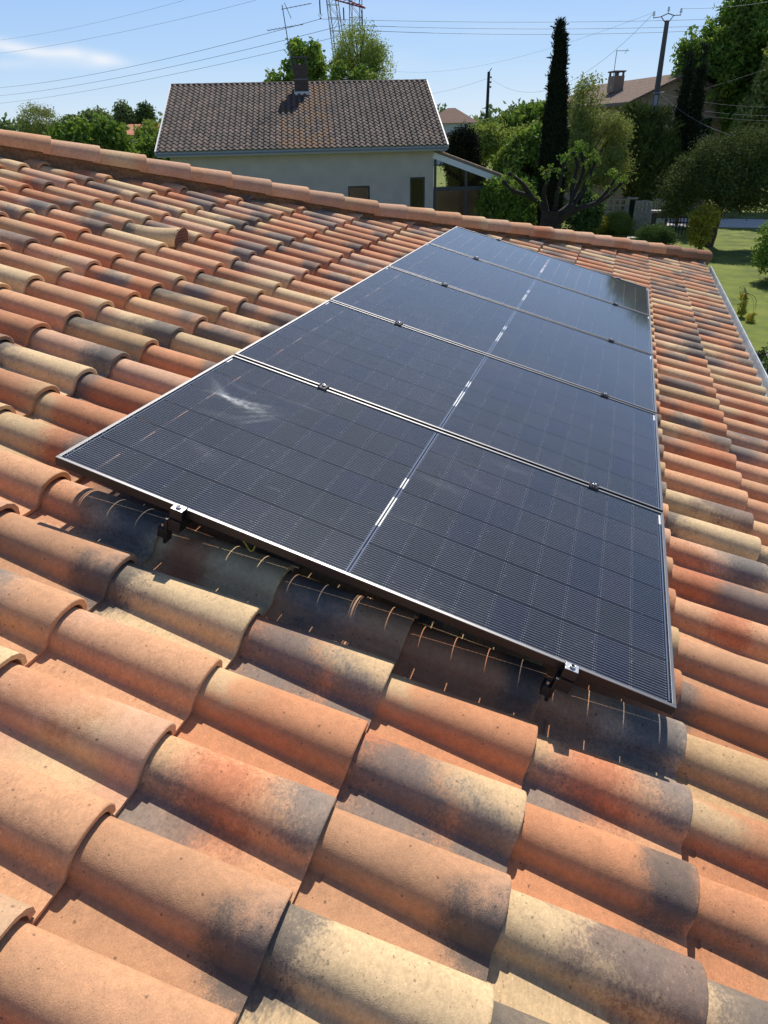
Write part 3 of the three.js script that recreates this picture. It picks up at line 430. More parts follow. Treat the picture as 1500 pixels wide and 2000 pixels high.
const CL = { fine: leafClump(1, 20, 0.20, 0.11, 0.055), broad: leafClump(2, 16, 0.20, 0.20, 0.13), big: leafClump(3, 12, 0.26, 0.34, 0.22), needle: leafClump(4, 17, 0.16, 0.24, 0.055, 0.7), far: leafClump(5, 12, 0.55, 0.55, 0.36), twig: leafClump(6, 16, 0.24, 0.12, 0.05, 0.3) };
function foliage(parent, lobes, count, clump, mat, cols, seed, { gap = 0.32, freq = 1.1, shell = 0.35, size = 1, name = 'crown', ragged = 0.5 } = {}) {
  const r = rng(seed), m4 = new THREE.Matrix4(), q = new THREE.Quaternion(), list = [], tot = lobes.reduce((s, l) => s + l[3] * l[4] * (l[5] ?? l[3]) ** 0.5, 0); let guard = 0;
  while (list.length < count && guard++ < count * 12) {
    let t = r() * tot, L = lobes[0]; for (const l of lobes) { t -= l[3] * l[4] * (l[5] ?? l[3]) ** 0.5; if (t <= 0) { L = l; break; } }
    const z = r() * 2 - 1, a = r() * 6.2832, s = Math.sqrt(1 - z * z), rr = mix(shell, 1, Math.cbrt(r())) * (1 + ragged * (n3(s * Math.cos(a) * 2.2 + seed, z * 2.2 + L[0], s * Math.sin(a) * 2.2 + L[2]) - 0.5)), p = V(L[0] + s * Math.cos(a) * L[3] * rr, L[1] + z * L[4] * rr, L[2] + s * Math.sin(a) * (L[5] ?? L[3]) * rr);
    if (n3(p.x * freq + seed * 1.7, p.y * freq, p.z * freq) < gap || p.y < 0.02) continue; list.push(p);
  }
  const cp = clump.attributes.position.array, cn = clump.attributes.normal.array, nv = cp.length / 3, pos = new Float32Array(list.length * nv * 3), nor = new Float32Array(pos.length), col = new Float32Array(pos.length), v = V(0, 0, 0);
  list.forEach((p, i) => {
    q.setFromEuler(new THREE.Euler((r() - 0.5) * (clump.up ? 0.9 : 6), r() * 6.28, (r() - 0.5) * (clump.up ? 0.9 : 6))); const s = size * (0.7 + r() * 0.65); m4.compose(p, q, V(s, s, s)); const c = cols[Math.floor(r() * cols.length)], k = 0.8 + r() * 0.4;
    for (let j = 0; j < nv; j++) { const o = (i * nv + j) * 3; v.fromArray(cp, j * 3).applyMatrix4(m4).toArray(pos, o); v.fromArray(cn, j * 3).applyQuaternion(q).toArray(nor, o); col[o] = c[0] * k; col[o + 1] = c[1] * k; col[o + 2] = c[2] * k; }
  });
  const g = new THREE.BufferGeometry(); g.setAttribute('position', new THREE.BufferAttribute(pos, 3)); g.setAttribute('normal', new THREE.BufferAttribute(nor, 3)); g.setAttribute('color', new THREE.BufferAttribute(col, 3));
  const im = new THREE.Mesh(g, mat); im.name = name; im.castShadow = im.receiveShadow = true;
  parent.add(im); return im;
}
function trunkTo(parent, base, lobes, r0, seed, mat = bark, extra = 3) {
  const r = rng(seed + 500), g = [], low = Math.min(...lobes.map((l) => l[1] - l[4])), top = lobes.reduce((a, l) => (l[1] > a[1] ? l : a), lobes[0]), fork = V(base[0] + (top[0] - base[0]) * 0.3, Math.max(0.6, low + 0.25 * (top[1] - low)), base[2] + (top[2] - base[2]) * 0.3);
  g.push(limb([V(base[0], base[1] - 0.05, base[2]), V(mix(base[0], fork.x, 0.5) + (r() - 0.5) * 0.1, fork.y * 0.5, mix(base[2], fork.z, 0.5)), fork], r0, r0 * 0.7, 8));
  for (const l of lobes) for (let k = 0; k < extra; k++) { const e = V(l[0] + (r() - 0.5) * l[3] * 1.5, l[1] + (r() - 0.1) * l[4] * 0.85, l[2] + (r() - 0.5) * (l[5] ?? l[3]) * 1.5); g.push(limb([fork, fork.clone().lerp(e, 0.5).add(V((r() - 0.5) * 0.3, 0.15, (r() - 0.5) * 0.3)), e], r0 * 0.45, r0 * 0.08, 5)); }
  part(parent, 'trunk', mergeGeometries(g), mat);
}
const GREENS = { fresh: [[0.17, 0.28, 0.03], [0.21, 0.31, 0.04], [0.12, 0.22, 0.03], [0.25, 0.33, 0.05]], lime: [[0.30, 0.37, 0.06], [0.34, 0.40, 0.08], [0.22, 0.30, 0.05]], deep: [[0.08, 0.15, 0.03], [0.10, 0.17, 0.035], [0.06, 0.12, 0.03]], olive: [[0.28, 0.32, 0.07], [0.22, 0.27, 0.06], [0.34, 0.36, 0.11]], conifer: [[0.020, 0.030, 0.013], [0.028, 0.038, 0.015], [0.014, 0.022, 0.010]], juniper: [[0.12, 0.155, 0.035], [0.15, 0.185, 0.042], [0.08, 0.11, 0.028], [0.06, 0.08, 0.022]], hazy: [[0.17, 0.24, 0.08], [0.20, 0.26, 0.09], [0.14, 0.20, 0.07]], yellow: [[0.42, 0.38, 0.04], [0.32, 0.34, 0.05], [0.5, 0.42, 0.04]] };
function tree(name, label, category, base, lobes, count, clump, mat, cols, seed, r0, opt = {}, group) {
  const t = thing(name, label, category, group); foliage(t, lobes, count, clump, mat, GREENS[cols], seed, opt); if (r0) trunkTo(t, base, lobes, r0, seed, opt.bark ?? bark, opt.limbs ?? 3); return t;
}
// tall cypress and its neighbours along the garden
{
  const t = thing('cypress_tree', 'tall dark columnar cypress standing behind the pollarded tree', 'tree'), lobes = []; for (let i = 0; i < 15; i++) { const y = 0.9 + i * 0.445, k = i / 14, w = k < 0.5 ? 0.36 + 0.04 * Math.sin(k * 6) : mix(0.38, 0.11, (k - 0.5) / 0.5); lobes.push([-1.20 - k * 0.18 + 0.03 * Math.sin(i * 2.1), y, -28.3, w, 0.5]); }
  foliage(t, lobes, 8200, CL.needle, NEEDLE, GREENS.conifer, 21, { gap: 0.12, freq: 2.2, shell: 0.72, ragged: 0.3, size: 0.5 }); part(t, 'trunk', limb([V(-1.2, -0.05, -28.3), V(-1.22, 2.5, -28.3), V(-1.36, 6.8, -28.3)], 0.24, 0.05, 8), bark);
}
{ // pollarded tree: knobbly stubs with small tufts of new leaves
  const t = thing('pollarded_tree', 'pollarded tree with bare knobbly branches in front of the cypress', 'tree'), g = [limb([V(-0.72, -0.05, -23.35), V(-0.74, 1.1, -23.35), V(-0.70, 2.1, -23.33)], 0.34, 0.33, 10), limb([V(-0.6, 1.7, -23.34), V(-0.3, 2.0, -23.36), V(-0.05, 2.2, -23.5)], 0.22, 0.15, 8)];
  const B = [[[-0.85, 2.0, -23.32], [-1.08, 2.30, -23.2], [-1.46, 2.55, -22.85], [-1.88, 2.75, -22.39], [-2.1, 2.98, -22.15]], [[-1.3, 2.5, -22.95], [-1.61, 2.92, -22.63], [-1.96, 3.20, -22.38]], [[-0.85, 2.1, -23.3], [-0.98, 2.62, -23.2], [-0.86, 3.0, -22.92], [-0.91, 3.19, -22.91]], [[-0.6, 2.1, -23.34], [-0.55, 2.66, -23.34], [-0.51, 3.06, -23.35], [-0.46, 3.41, -23.56]], [[-0.2, 2.1, -23.4], [-0.04, 2.66, -23.89], [0.12, 3.23, -24.2], [-0.05, 3.79, -24.38]], [[-0.1, 2.2, -23.5], [-0.15, 2.74, -23.78], [-0.08, 3.39, -23.98], [-0.23, 3.69, -23.97]], [[-0.25, 1.9, -23.38], [0.12, 2.1, -23.6], [0.64, 2.25, -24.02], [1.0, 2.45, -24.43], [1.31, 2.75, -24.74]], [[-0.05, 2.2, -23.59], [0.26, 2.8, -24.0], [0.44, 3.4, -24.41]], [[0.1, 2.3, -23.9], [0.3, 3.0, -24.41], [0.21, 3.45, -24.4]], [[0.64, 2.25, -24.02], [0.95, 2.62, -24.2], [1.15, 3.0, -24.3]]];
  const tips = []; B.forEach((b, i) => { const p = b.map((q) => V(...q)); g.push(limb(p, i === 0 || i === 6 ? 0.11 : 0.075, 0.045, 7)); const e = p[p.length - 1]; const kn = new THREE.IcosahedronGeometry(0.105, 1).translate(e.x, e.y, e.z); kn.deleteAttribute('uv'); tips.push([e.x, e.y + 0.08, e.z, 0.24, 0.2]); p.slice(1, -1).forEach((m) => tips.push([m.x, m.y + 0.08, m.z, 0.14, 0.12])); g.push(new THREE.SphereGeometry(0.075, 7, 6).translate(e.x, e.y, e.z)); });
  part(t, 'trunk', merge(g), barkDark); foliage(t, tips, 80, CL.broad, LEAF, GREENS.fresh, 33, { gap: 0.1, shell: 0.2, size: 0.42 });
}
tree('feathery_tree', 'pale feathery green tree rising just past the cypress', 'tree', [-0.3, 0, -34.4], [[-0.55, 5.2, -34.4, 0.8, 1.0], [-0.1, 4.1, -34.5, 1.15, 1.2], [0.55, 4.3, -34.7, 0.75, 0.7], [-0.5, 2.9, -34.2, 1.3, 1.2], [0.6, 2.8, -34.3, 0.9, 1.1]], 1500, CL.twig, LEAF, 'olive', 41, 0.13, { gap: 0.36, freq: 1.6 });
tree('broad_shrub', 'bright green broad leaved shrub left of the cypress', 'shrub', [-3.2, 0, -33.5], [[-3.3, 2.6, -33.6, 1.1, 1.2], [-2.3, 2.3, -33.3, 0.8, 1.3], [-2.6, 3.4, -34, 0.9, 0.9]], 800, CL.broad, LEAF, 'fresh', 43, 0.08, { gap: 0.36 });
tree('mixed_bush', 'light green bush against the veranda gable end', 'shrub', [-3.6, 0, -29.5], [[-3.5, 1.5, -29.6, 0.8, 1.2], [-2.6, 1.6, -29.4, 0.7, 1.1], [-2.2, 0.9, -28.9, 0.7, 0.8]], 650, CL.broad, LEAF, 'fresh', 47, 0.05, { gap: 0.34, size: 0.7 });
tree('dark_laurel', 'dark leafy shrub behind the pollarded branches right of the cypress', 'shrub', [0.3, 0, -29.8], [[0.1, 1.35, -29.8, 0.5, 0.7], [-0.25, 0.8, -29.4, 0.45, 0.7]], 420, CL.broad, LEAF, 'deep', 49, 0.05, { gap: 0.26, size: 0.7 });
tree('round_bush', 'dense dark round bush between veranda roof and thin pole', 'shrub', [-6.2, 0, -35.6], [[-6.25, 3.2, -35.6, 0.85, 1.2], [-6.0, 1.9, -35.6, 0.9, 1.3]], 1500, CL.fine, NEEDLE, 'conifer', 51, 0.1, { gap: 0.14 });
tree('hedge_tree', 'yellow green hedge tree behind the dark round bush', 'tree', [-5.5, 0, -44], [[-6.5, 3.6, -44, 1.6, 1.0], [-4.2, 3.3, -43.5, 1.5, 1.2], [-7.9, 3.2, -45, 1.2, 1.0], [-2.8, 3.6, -42, 1.2, 1.2]], 1100, CL.broad, LEAF, 'lime', 53, 0.12, { gap: 0.3 });
tree('garden_tree', 'bushy mid green tree rising behind the bright shrub', 'tree', [-5.5, 0, -56], [[-6.4, 4.3, -56, 1.8, 1.4], [-3.9, 4.6, -57, 1.9, 1.6], [-1.9, 4.2, -55, 1.6, 1.4]], 1100, CL.big, LEAF, 'fresh', 57, 0.2, { gap: 0.3 });
tree('juniper_tree', 'wide dark juniper standing behind the perforated wall', 'tree', [2.0, 0, -38.4], [[1.5, 4.0, -38.3, 0.8, 1.0], [2.5, 3.8, -38.3, 0.8, 1.1], [1.15, 2.7, -38.1, 0.8, 1.4], [2.15, 2.4, -38.2, 1.0, 1.8], [2.95, 2.7, -38.4, 0.75, 1.4]], 3600, CL.needle, NEEDLE, 'juniper', 61, 0.15, { gap: 0.36, freq: 1.8, shell: 0.45, ragged: 0.7 });
tree('spreading_tree', 'large dark spreading tree over the lawn edge at right', 'tree', [5.0, 0, -31.3], [[4.45, 3.2, -31.2, 0.95, 0.8], [5.6, 3.4, -31.4, 1.2, 0.85], [6.9, 3.3, -31.6, 1.3, 1.0], [3.8, 2.5, -31.0, 0.95, 0.9], [5.1, 2.4, -31.0, 1.3, 1.0], [6.5, 2.3, -31.2, 1.3, 0.9], [3.4, 1.7, -30.9, 0.7, 0.6]], 3300, CL.twig, FEATHER, 'juniper', 67, 0.2, { gap: 0.40, freq: 1.7, shell: 0.3, limbs: 2, ragged: 0.7, size: 0.85 });
tree('twin_conifer', 'shorter left spire of the dark conifers beside the gable', 'tree', [3.55, 0, -38.4], [0, 1, 2, 3, 4, 5, 6, 7].map((i) => [3.5, 1.2 + i * 0.75, -38.4, 0.30 * (1 - i * 0.11), 0.7]), 1100, CL.needle, NEEDLE, 'conifer', 71, 0.1, { gap: 0.1, shell: 0.6, ragged: 0.25, limbs: 1, size: 0.8 }, 'dark conifers before the gabled house');
tree('twin_conifer', 'taller right spire of the dark conifers beside the gable', 'tree', [4.1, 0, -38.6], [0, 1, 2, 3, 4, 5, 6, 7].map((i) => [4.08, 1.2 + i * 0.79, -38.5, 0.31 * (1 - i * 0.11), 0.72]), 1200, CL.needle, NEEDLE, 'conifer', 73, 0.1, { gap: 0.1, shell: 0.6, ragged: 0.25, limbs: 1, size: 0.8 }, 'dark conifers before the gabled house');
tree('lime_tree', 'big bright green leafy tree in the upper right corner', 'tree', [7.5, 0, -47.5], [[5.1, 7.2, -46.6, 1.9, 1.7], [7.2, 8.6, -47, 2.3, 2.2], [9.3, 8.0, -47.5, 2.4, 2.6], [6.2, 5.4, -47.4, 1.4, 1.5], [8.6, 5.2, -46.8, 2.2, 2.0], [4.6, 5.9, -47.6, 1.0, 0.9]], 5200, CL.broad, LEAF, 'fresh', 79, 0.35, { gap: 0.40, freq: 0.95, ragged: 0.85, size: 1.1 });
tree('leafy_tree', 'looser yellowish green tree at the right border', 'tree', [9.4, 0, -43], [[8.3, 6.0, -43, 1.5, 2.4], [9.6, 5.6, -43, 1.4, 2.6], [7.4, 4.2, -43, 1.2, 1.4]], 1500, CL.broad, LEAF, 'olive', 83, 0.2, { gap: 0.36, freq: 1.2 });
// trees behind the neighbour's house
tree('willow_tree', 'airy yellow green tree behind the neighbour ridge', 'tree', [-14.2, 0, -44], [[-14.4, 8.2, -43.9, 1.35, 1.5], [-13.4, 7.5, -43.9, 1.0, 1.2], [-15.3, 7.4, -43.9, 0.9, 1.1]], 900, CL.twig, LEAF, 'lime', 89, 0.2, { gap: 0.38, freq: 1.4, size: 1.05, limbs: 8 });
tree('open_tree', 'sparse large leaved tree behind the neighbour chimney', 'tree', [-16, 0, -40.3], [[-16.2, 7.6, -40.2, 1.25, 1.2], [-14.9, 7.3, -40.5, 0.9, 1.0], [-17.8, 6.8, -39.9, 0.8, 0.5], [-13.3, 6.7, -41, 0.8, 0.7]], 330, CL.big, LEAF, 'fresh', 97, 0.16, { gap: 0.42, freq: 1.5, size: 0.75, limbs: 6 });
// left of the neighbour's house
tree('fig_tree', 'bright glossy green tree above the hip on the left', 'tree', [-18.2, 0, -23.6], [[-18.1, 4.75, -23.7, 0.62, 0.62], [-18.9, 4.2, -23.1, 0.65, 0.6], [-17.5, 4.4, -24.1, 0.6, 0.6], [-18.2, 3.6, -23.6, 1.2, 1.0], [-17.2, 3.6, -24.3, 0.6, 0.7]], 520, CL.big, LEAF, 'fresh', 101, 0.1, { gap: 0.32, freq: 1.5, size: 0.62 });
tree('pale_tree', 'pale misty round tree far left above the hip', 'tree', [-47.3, 0, -55.4], [[-47.6, 5.2, -55, 1.6, 1.6], [-45.9, 4.7, -56.4, 1.6, 1.2]], 900, CL.twig, LEAF, 'olive', 103, 0.16, { gap: 0.36, freq: 0.9, size: 1.3, limbs: 6 });
tree('slender_tree', 'left of two slender distant trees near the orange roof', 'tree', [-45, 0, -63.5], [[-45, 5.6, -63.5, 0.8, 1.5], [-44.6, 4.2, -63.8, 1.0, 1.2]], 420, CL.broad, LEAF, 'hazy', 107, 0.12, { gap: 0.3, size: 1.2 });
tree('slender_tree', 'right of two slender distant trees near the orange roof', 'tree', [-43.4, 0, -64.6], [[-43.4, 5.6, -64.6, 0.75, 1.4], [-43.2, 4.3, -64.6, 1.1, 1.0]], 420, CL.broad, LEAF, 'deep', 109, 0.12, { gap: 0.26, size: 1.2 });
tree('field_tree', 'olive green tree behind the glossy tree on the left', 'tree', [-41.8, 0, -55.5], [[-42.2, 4.9, -55.3, 1.6, 1.3], [-43.6, 4.6, -54.6, 1.3, 1.2]], 500, CL.broad, LEAF, 'hazy', 113, 0.15, { gap: 0.28, size: 1.3 });
tree('forsythia_bush', 'yellow green bush touching the neighbour verge', 'shrub', [-33.5, 0, -50.5], [[-33.6, 4.2, -50.6, 1.1, 1.1]], 260, CL.broad, LEAF, 'lime', 127, 0.06, { gap: 0.2, size: 1.1 });
tree('laurel_hedge', 'tall clipped green hedge beside the neighbour gable', 'hedge', [-20.6, 0, -31.6], [[-22.3, 3.2, -30.6, 1.2, 1.15], [-20.8, 3.25, -31.6, 1.2, 1.15], [-19.3, 3.2, -32.6, 1.2, 1.15], [-22, 1.2, -31, 1.3, 1.3], [-20, 1.2, -32.2, 1.3, 1.3]], 1500, CL.broad, LEAF, 'fresh', 131, 0.06, { gap: 0.12 });
// low shrubs on the lawn
tree('flowering_shrub', 'small red tinged yellow shrub at the far lawn edge', 'shrub', [4.5, 0, -29.6], [[4.5, 1.25, -29.6, 0.5, 0.45], [4.4, 0.7, -29.6, 0.45, 0.5]], 230, CL.broad, LEAF, 'yellow', 137, 0.03, { gap: 0.25, size: 0.55 });
tree('box_bush', 'low round green bush by the garden gate', 'shrub', [2.85, 0, -31.6], [[2.9, 0.35, -31.5, 0.75, 0.4]], 330, CL.fine, LEAF, 'deep', 139, 0, { gap: 0.1, size: 0.7 });
tree('wall_shrub', 'yellow green low shrub at the foot of the perforated wall, nearer the cypress', 'shrub', [0.2, 0, -34.6], [[0.25, 0.4, -34.5, 0.65, 0.5]], 240, CL.fine, LEAF, 'yellow', 149, 0, { gap: 0.15, size: 0.7 });
tree('wall_shrub', 'green low shrub at the foot of the perforated wall, nearer the gate', 'shrub', [1.35, 0, -34.9], [[1.35, 0.4, -34.8, 0.6, 0.55]], 240, CL.fine, LEAF, 'lime', 151, 0, { gap: 0.15, size: 0.7 });
tree('topiary_bush', 'dense green rounded bush cut by the right border above the lawn', 'shrub', [7.15, 0, -24.3], [[7.1, 1.1, -24.3, 1.25, 1.05], [7.6, 1.9, -24.6, 1.1, 0.8]], 1500, CL.fine, LEAF, 'fresh', 157, 0.08, { gap: 0.12 });
tree('yellow_shrub', 'bright yellow flowering shrub on the lawn just past the gutter', 'shrub', [4.85, 0, -18.9], [[4.82, 0.42, -19.0, 0.09, 0.2], [4.98, 0.12, -18.3, 0.12, 0.1], [4.8, 0.2, -18.8, 0.1, 0.18]], 70, CL.broad, LEAF, 'yellow', 163, 0.015, { gap: 0.05, size: 0.22 });
tree('hedge_row', 'dark clipped hedge along the lawn below the gutter', 'hedge', [6, 0, -14.4], [[5.1, 0.10, -14.1, 0.8, 0.16, 0.6], [6.4, 0.10, -14.1, 0.9, 0.16, 0.6], [7.8, 0.10, -14.1, 0.9, 0.16, 0.6]], 1100, CL.fine, NEEDLE, 'conifer', 167, 0, { gap: 0.05, size: 0.6 });
{ const t = thing('white_rose_bush', 'white flowering bush at the right border below the gutter', 'shrub'); foliage(t, [[4.95, 0.45, -13.0, 0.45, 0.45]], 220, CL.fine, LEAF, GREENS.deep, 173, { gap: 0.1, size: 0.6 }); foliage(t, [[4.95, 0.55, -12.95, 0.48, 0.48]], 90, leafClump(9, 9, 0.05, 0.06, 0.06), LEAF, [[0.8, 0.8, 0.78], [0.7, 0.7, 0.66]], 179, { gap: 0.1, name: 'blossoms', shell: 0.9 }); }
{ // far woods that close the horizon, one mass
  const g = new THREE.Group(); const lobes = []; const r = rng(191);
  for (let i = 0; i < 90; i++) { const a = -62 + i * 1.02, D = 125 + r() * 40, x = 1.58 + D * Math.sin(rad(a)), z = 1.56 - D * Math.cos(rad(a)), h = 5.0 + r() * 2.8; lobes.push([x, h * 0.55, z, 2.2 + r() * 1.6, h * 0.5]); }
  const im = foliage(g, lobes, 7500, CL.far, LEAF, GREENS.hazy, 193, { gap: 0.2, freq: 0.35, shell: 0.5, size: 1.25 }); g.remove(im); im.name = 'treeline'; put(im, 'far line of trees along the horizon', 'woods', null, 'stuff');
}

// ---------------------------------------------------------------- garden wall, gate and fence
const concrete = std(0xffffff, 0.95, 0, { map: mottled([[176, 166, 150], [204, 195, 180], [222, 214, 201]], 0.05, [1, 1], 1.2), bumpMap: grain([4, 4]), bumpScale: 0.01 });
function claustra(name, label, a, b, cols, from) {
  const d = V(b[0] - a[0], 0, b[1] - a[1]), L = d.length(), o = thing(name, label, 'wall', 'garden walls of pierced blocks', [a[0], 0, a[1]], Math.atan2(-d.z, d.x)), h0 = 0.78, bs = 0.27;
  part(o, 'base', metres(box(L, h0, 0.18, L / 2, h0 / 2, 0), 0.6), concrete);
  const blk = merge([box(bs, 0.04, 0.14, 0, bs / 2 - 0.022, 0), box(bs, 0.04, 0.14, 0, -bs / 2 + 0.022, 0), box(0.05, bs - 0.085, 0.14, -bs / 2 + 0.027, 0, 0), box(0.05, bs - 0.085, 0.14, bs / 2 - 0.027, 0, 0)]);
  for (let r = 0; r < 2; r++) for (let c = 0; c < cols; c++) part(o, 'block', blk, concrete, [from + bs * (c + 0.5), h0 + bs * (r + 0.5), 0]);
  if (from > 0.2) part(o, 'panel', metres(box(from - 0.02, 0.5, 0.16, from / 2 - 0.01, h0 + 0.25, 0), 0.6), concrete);
  const e = from + cols * bs; if (L - e > 0.1) part(o, 'pier', metres(box(L - e - 0.01, 2 * bs + 0.1, 0.2, (L + e) / 2 + 0.005, h0 + bs + 0.05, 0), 0.6), concrete);
}
claustra('garden_wall', 'weathered garden wall with pierced blocks left of the gate gap', [-0.9, -36.5], [1.72, -36.45], 4, 1.38);
claustra('garden_wall', 'weathered garden wall with pierced blocks right of the gate gap', [2.02, -36.3], [3.25, -35.1], 3, 0.36);
{ const g = thing('garden_gate', 'narrow dark gate between the two pierced block walls', 'gate', null, [1.87, 0, -36.5]); part(g, 'leaf', box(0.26, 1.25, 0.04, 0, 0.64, 0), std(lin(0.02, 0.018, 0.016), 0.8)); part(g, 'lintel', box(0.40, 0.07, 0.2, 0, 1.36, 0), concrete); }
{ const m = thing('letterbox_pillar', 'gate pillar with pale cap and white letterbox', 'pillar', null, [3.05, 0, -34.3]); part(m, 'pillar', box(0.62, 0.98, 0.3, 0, 0.49, 0), std(lin(0.10, 0.085, 0.07), 0.9)); part(m, 'cap', box(0.72, 0.08, 0.4, 0, 1.02, 0), std(lin(0.55, 0.52, 0.48), 0.8)); part(m, 'letterbox', box(0.36, 0.26, 0.12, 0.08, 0.62, 0.2), std(lin(0.5, 0.48, 0.46), 0.7)); }
{ const f = thing('garden_fence', 'dark slatted garden fence in front of the road', 'fence', null, [3.55, 0, -34.2], -0.08), wd = std(lin(0.05, 0.042, 0.035), 0.85); for (let i = 0; i < 11; i++) part(f, 'slat', box(0.05, 0.82, 0.025, i * 0.14, 0.45, 0), wd); for (const y of [0.3, 0.58, 0.8]) part(f, 'rail', box(1.5, 0.05, 0.03, 0.7, y, -0.03), wd); }
{ const m = thing('stepping_slab', 'pale concrete slab on the lawn near the gate', 'slab', null, [2.25, 0, -33.2]); part(m, 'slab', rbox(0.9, 0.06, 0.5, 0.01, 0, 0.03, 0), std(lin(0.5, 0.47, 0.42), 0.9)); }

// ---------------------------------------------------------------- poles, pylon and wires
const wireMat = std(lin(0.16, 0.20, 0.26), 0.6, 0.2), wirePale = std(lin(0.15, 0.16, 0.17), 0.8);
function wire(label, a, b, sag, r, group, mat = wireMat) { const A = V(...a), B = V(...b), pts = []; for (let i = 0; i <= 10; i++) { const t = i / 10, p = A.clone().lerp(B, t); p.y -= sag * 4 * t * (1 - t); pts.push(p); } const m = new THREE.Mesh(new THREE.TubeGeometry(new THREE.CatmullRomCurve3(pts), 24, r, 5), mat); m.name = 'power_line'; m.castShadow = true; put(m, label, 'power line', group); }
{
  const p = thing('power_pole', 'concrete power pole with forked crossarm and three glass insulators', 'pole', null, [2.28, 0, -39.9]), cm = std(lin(0.11, 0.10, 0.095), 0.9), st = std(lin(0.09, 0.10, 0.12), 0.5, 0.6), gl = std(lin(0.85, 0.88, 0.86), 0.15), T = 8.62;
  part(p, 'pole', new THREE.CylinderGeometry(0.10, 0.19, T, 8).translate(0, T / 2, 0), cm);
  part(p, 'crossarm', merge([[[0, -0.15], [-0.29, 0.17]], [[0, -0.15], [0.26, 0.19]], [[-0.29, 0.17], [0, 0.28]], [[0.26, 0.19], [0, 0.28]], [[-0.29, 0.17], [-0.63, 0.14]], [[0.26, 0.19], [0.57, 0.19]]].map(([a, b]) => bar(V(a[0], T + a[1], 0), V(b[0], T + b[1], 0), 0.022))), st);
  for (const [x, y] of [[-0.62, 0.19], [0, 0.33], [0.55, 0.24]]) { const i = part(p, 'insulator', merge([new THREE.CylinderGeometry(0.04, 0.07, 0.08, 10).translate(x, T + y + 0.08, 0), new THREE.CylinderGeometry(0.048, 0.048, 0.08, 10).translate(x, T + y + 0.16, 0)]), gl); part(i, 'pin', bar(V(x, T + y - 0.05, 0), V(x, T + y + 0.06, 0), 0.014), st); }
  part(p, 'bracket', merge([bar(V(-0.16, 5.73, 0.16), V(0.34, 5.76, 0.16), 0.024), box(0.16, 1.1, 0.04, 0, 5.1, 0.19)]), std(lin(0.3, 0.32, 0.35), 0.5, 0.4));
  const q = thing('telephone_pole', 'thin dark wooden pole rising behind the veranda shrubs', 'pole'); part(q, 'pole', new THREE.CylinderGeometry(0.10, 0.16, 7.95, 8).translate(-9.15, 3.97, -57.47), std(lin(0.04, 0.038, 0.036), 0.9));
  for (let i = 0; i < 3; i++) part(q, 'insulator', new THREE.SphereGeometry(0.07, 8, 6).translate(-8.98, 7.6 - i * 0.3, -57.47), std(lin(0.1, 0.1, 0.1), 0.5)); part(q, 'top_hook', bar(V(-9.15, 7.9, -57.47), V(-8.95, 8.15, -57.47), 0.03), st);
}
{ // lattice pylon: two legs and the red painted arm
  const o = thing('lattice_pylon', 'steel lattice pylon with red painted arm above the neighbour house', 'pylon'), st = std(lin(0.30, 0.31, 0.34), 0.6, 0.3), red = std(lin(0.36, 0.03, 0.05), 0.6), ins = std(lin(0.04, 0.09, 0.13), 0.3);
  function leg(xb, zb, xt, zt, w) { const bars = [], c = (k, i) => { const y = k * 26; return V(mix(xb, xt, k) + (i & 1 ? w : 0) * mix(1.25, 0.85, k) * 0.93, y, mix(zb, zt, k) + (i & 2 ? -1.1 : 0) + (i & 1 ? -w * 0.34 : 0)); }; for (let i = 0; i < 4; i++) bars.push(bar(c(0, i), c(1, i), 0.06)); for (let s = 0; s < 17; s++) { const k = s / 17, k2 = (s + 1) / 17; for (const [i, j] of [[0, 1], [0, 2], [1, 3], [2, 3]]) { bars.push(bar(c(k, i), c(k, j), 0.035)); bars.push(bar(c(k, s & 1 ? i : j), c(k2, s & 1 ? j : i), 0.03)); } } part(o, 'leg', merge(bars), st); }
  leg(-40.35, -110.9, -42.55, -110.0, 1.35); leg(-39.6, -111.2, -38.95, -111.4, 1.5);
  const arm = []; const a0 = V(-42.9, 20.9, -109.9), a1 = V(-37.05, 19.35, -112.03); for (const [dy, dz] of [[0, 0], [0, -0.9], [0.9, -0.4]]) arm.push(bar(a0.clone().add(V(0, dy, dz)), a1.clone().add(V(0, dy * 0.1, dz * 0.2)), 0.08)); for (let i = 0; i < 12; i++) { const p = a0.clone().lerp(a1, i / 12), q = a0.clone().lerp(a1, (i + 1) / 12); arm.push(bar(p, q.clone().add(V(0, 0.85 - i * 0.07, -0.4)), 0.05), bar(p.clone().add(V(0, 0, -0.9 + i * 0.06)), q, 0.05)); } part(o, 'arm', merge(arm), red);
  for (const [x, y, z, t] of [[-42.96, 18.3, -109.86, 20.4], [-39.89, 17.54, -111.04, 19.5], [-37.45, 16.84, -111.91, 19.2]]) { const i = part(o, 'insulator_string', new THREE.CylinderGeometry(0.10, 0.10, t - y - 0.45, 8).translate(x, (t + y) / 2 + 0.2, z), ins); part(i, 'corona_ring', new THREE.TorusGeometry(0.3, 0.03, 5, 12, Math.PI).rotateX(0.3).rotateZ(Math.PI).translate(x, y + 0.5, z), ins); part(i, 'clamp', new THREE.SphereGeometry(0.13, 8, 6).translate(x, y, z), ins); }
}
wire('uppermost of the three high voltage lines running left from the pylon', [-42.96, 18.2, -109.86], [-175.16, 17.0, -189.13], 1.2, 0.032, 'high voltage lines');
wire('middle of the three high voltage lines running left from the pylon', [-39.89, 17.45, -111.04], [-175.54, 15.0, -188.77], 1.1, 0.032, 'high voltage lines');
wire('lowest of the three high voltage lines running left from the pylon', [-37.45, 16.75, -111.91], [-175.9, 13.1, -188.43], 1.0, 0.028, 'high voltage lines');
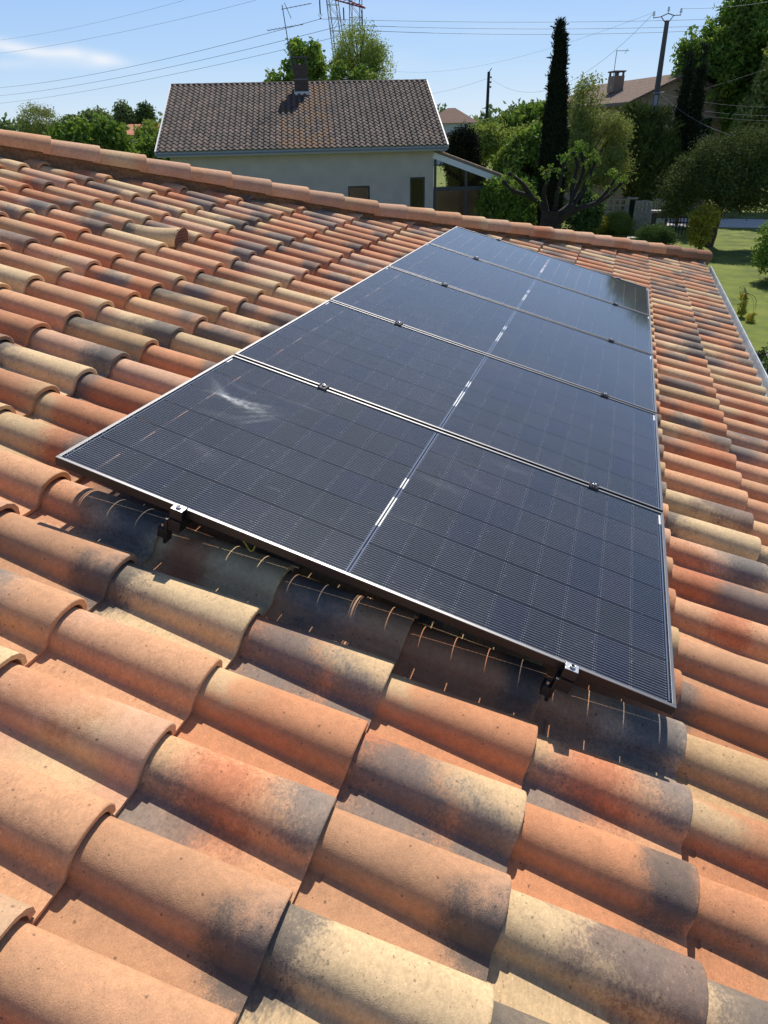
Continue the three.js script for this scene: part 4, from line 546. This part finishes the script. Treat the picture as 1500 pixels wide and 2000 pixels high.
wire('faint upper line crossing the sky at the left top', [-69.71, 23.0, -118.93], [-132.7, 22.95, -146.66], 0.5, 0.016, 'high voltage lines');
wire('faint second line crossing the sky at the left top', [-59.76, 23.05, -124.28], [-133.17, 20.52, -146.23], 0.6, 0.02, 'high voltage lines');
wire('uppermost of the three lines running right from the pylon', [-42.96, 18.2, -109.86], [19.36, 18.92, -147.38], 0.5, 0.03, 'high voltage lines');
wire('middle of the three lines running right from the pylon', [-39.89, 17.45, -111.04], [19.54, 18.1, -147.36], 0.6, 0.03, 'high voltage lines');
wire('lowest of the three lines running right from the pylon', [-37.45, 16.75, -111.91], [19.65, 17.61, -147.35], 0.7, 0.03, 'high voltage lines');
wire('pale cable dropping steeply from the power pole towards the dark trees', [2.4, 5.74, -39.75], [5.6, 3.9, -33.5], 0.25, 0.007, 'low voltage lines', wirePale);
wire('pale upper cable from the power pole to the right border', [2.4, 5.74, -39.75], [7.9, 4.95, -36], 0.2, 0.0065, 'low voltage lines', wirePale);
wire('pale middle cable from the power pole to the right border', [2.4, 5.35, -39.75], [7.9, 4.62, -35.5], 0.18, 0.0065, 'low voltage lines', wirePale);
wire('pale lower cable from the power pole to the right border', [2.4, 5.12, -39.75], [7.9, 4.42, -35.5], 0.15, 0.0065, 'low voltage lines', wirePale);
wire('pale cable rising to the right across the big green tree', [-0.5, 5.05, -44], [7.9, 6.85, -38], 0.25, 0.007, 'low voltage lines', wirePale);
wire('thin wire from the thin pole sagging towards the cypress', [-9.13, 7.62, -57.47], [1.66, 8.95, -39.9], 1.9, 0.007, 'pole wires');
wire('thin wire from the thin pole leaving to the left', [-9.13, 7.55, -57.47], [-24, 7.2, -70], 0.6, 0.007, 'pole wires');
wire('thin wire from the forked pole going right into the big tree', [2.83, 9.05, -39.9], [9.5, 9.7, -41], 0.25, 0.007, 'pole wires');
wire('thin wire from the forked pole fading away to the left', [1.66, 8.98, -39.9], [-22, 9.4, -75], 0.9, 0.005, 'pole wires');
renderer.render(scene, camera);
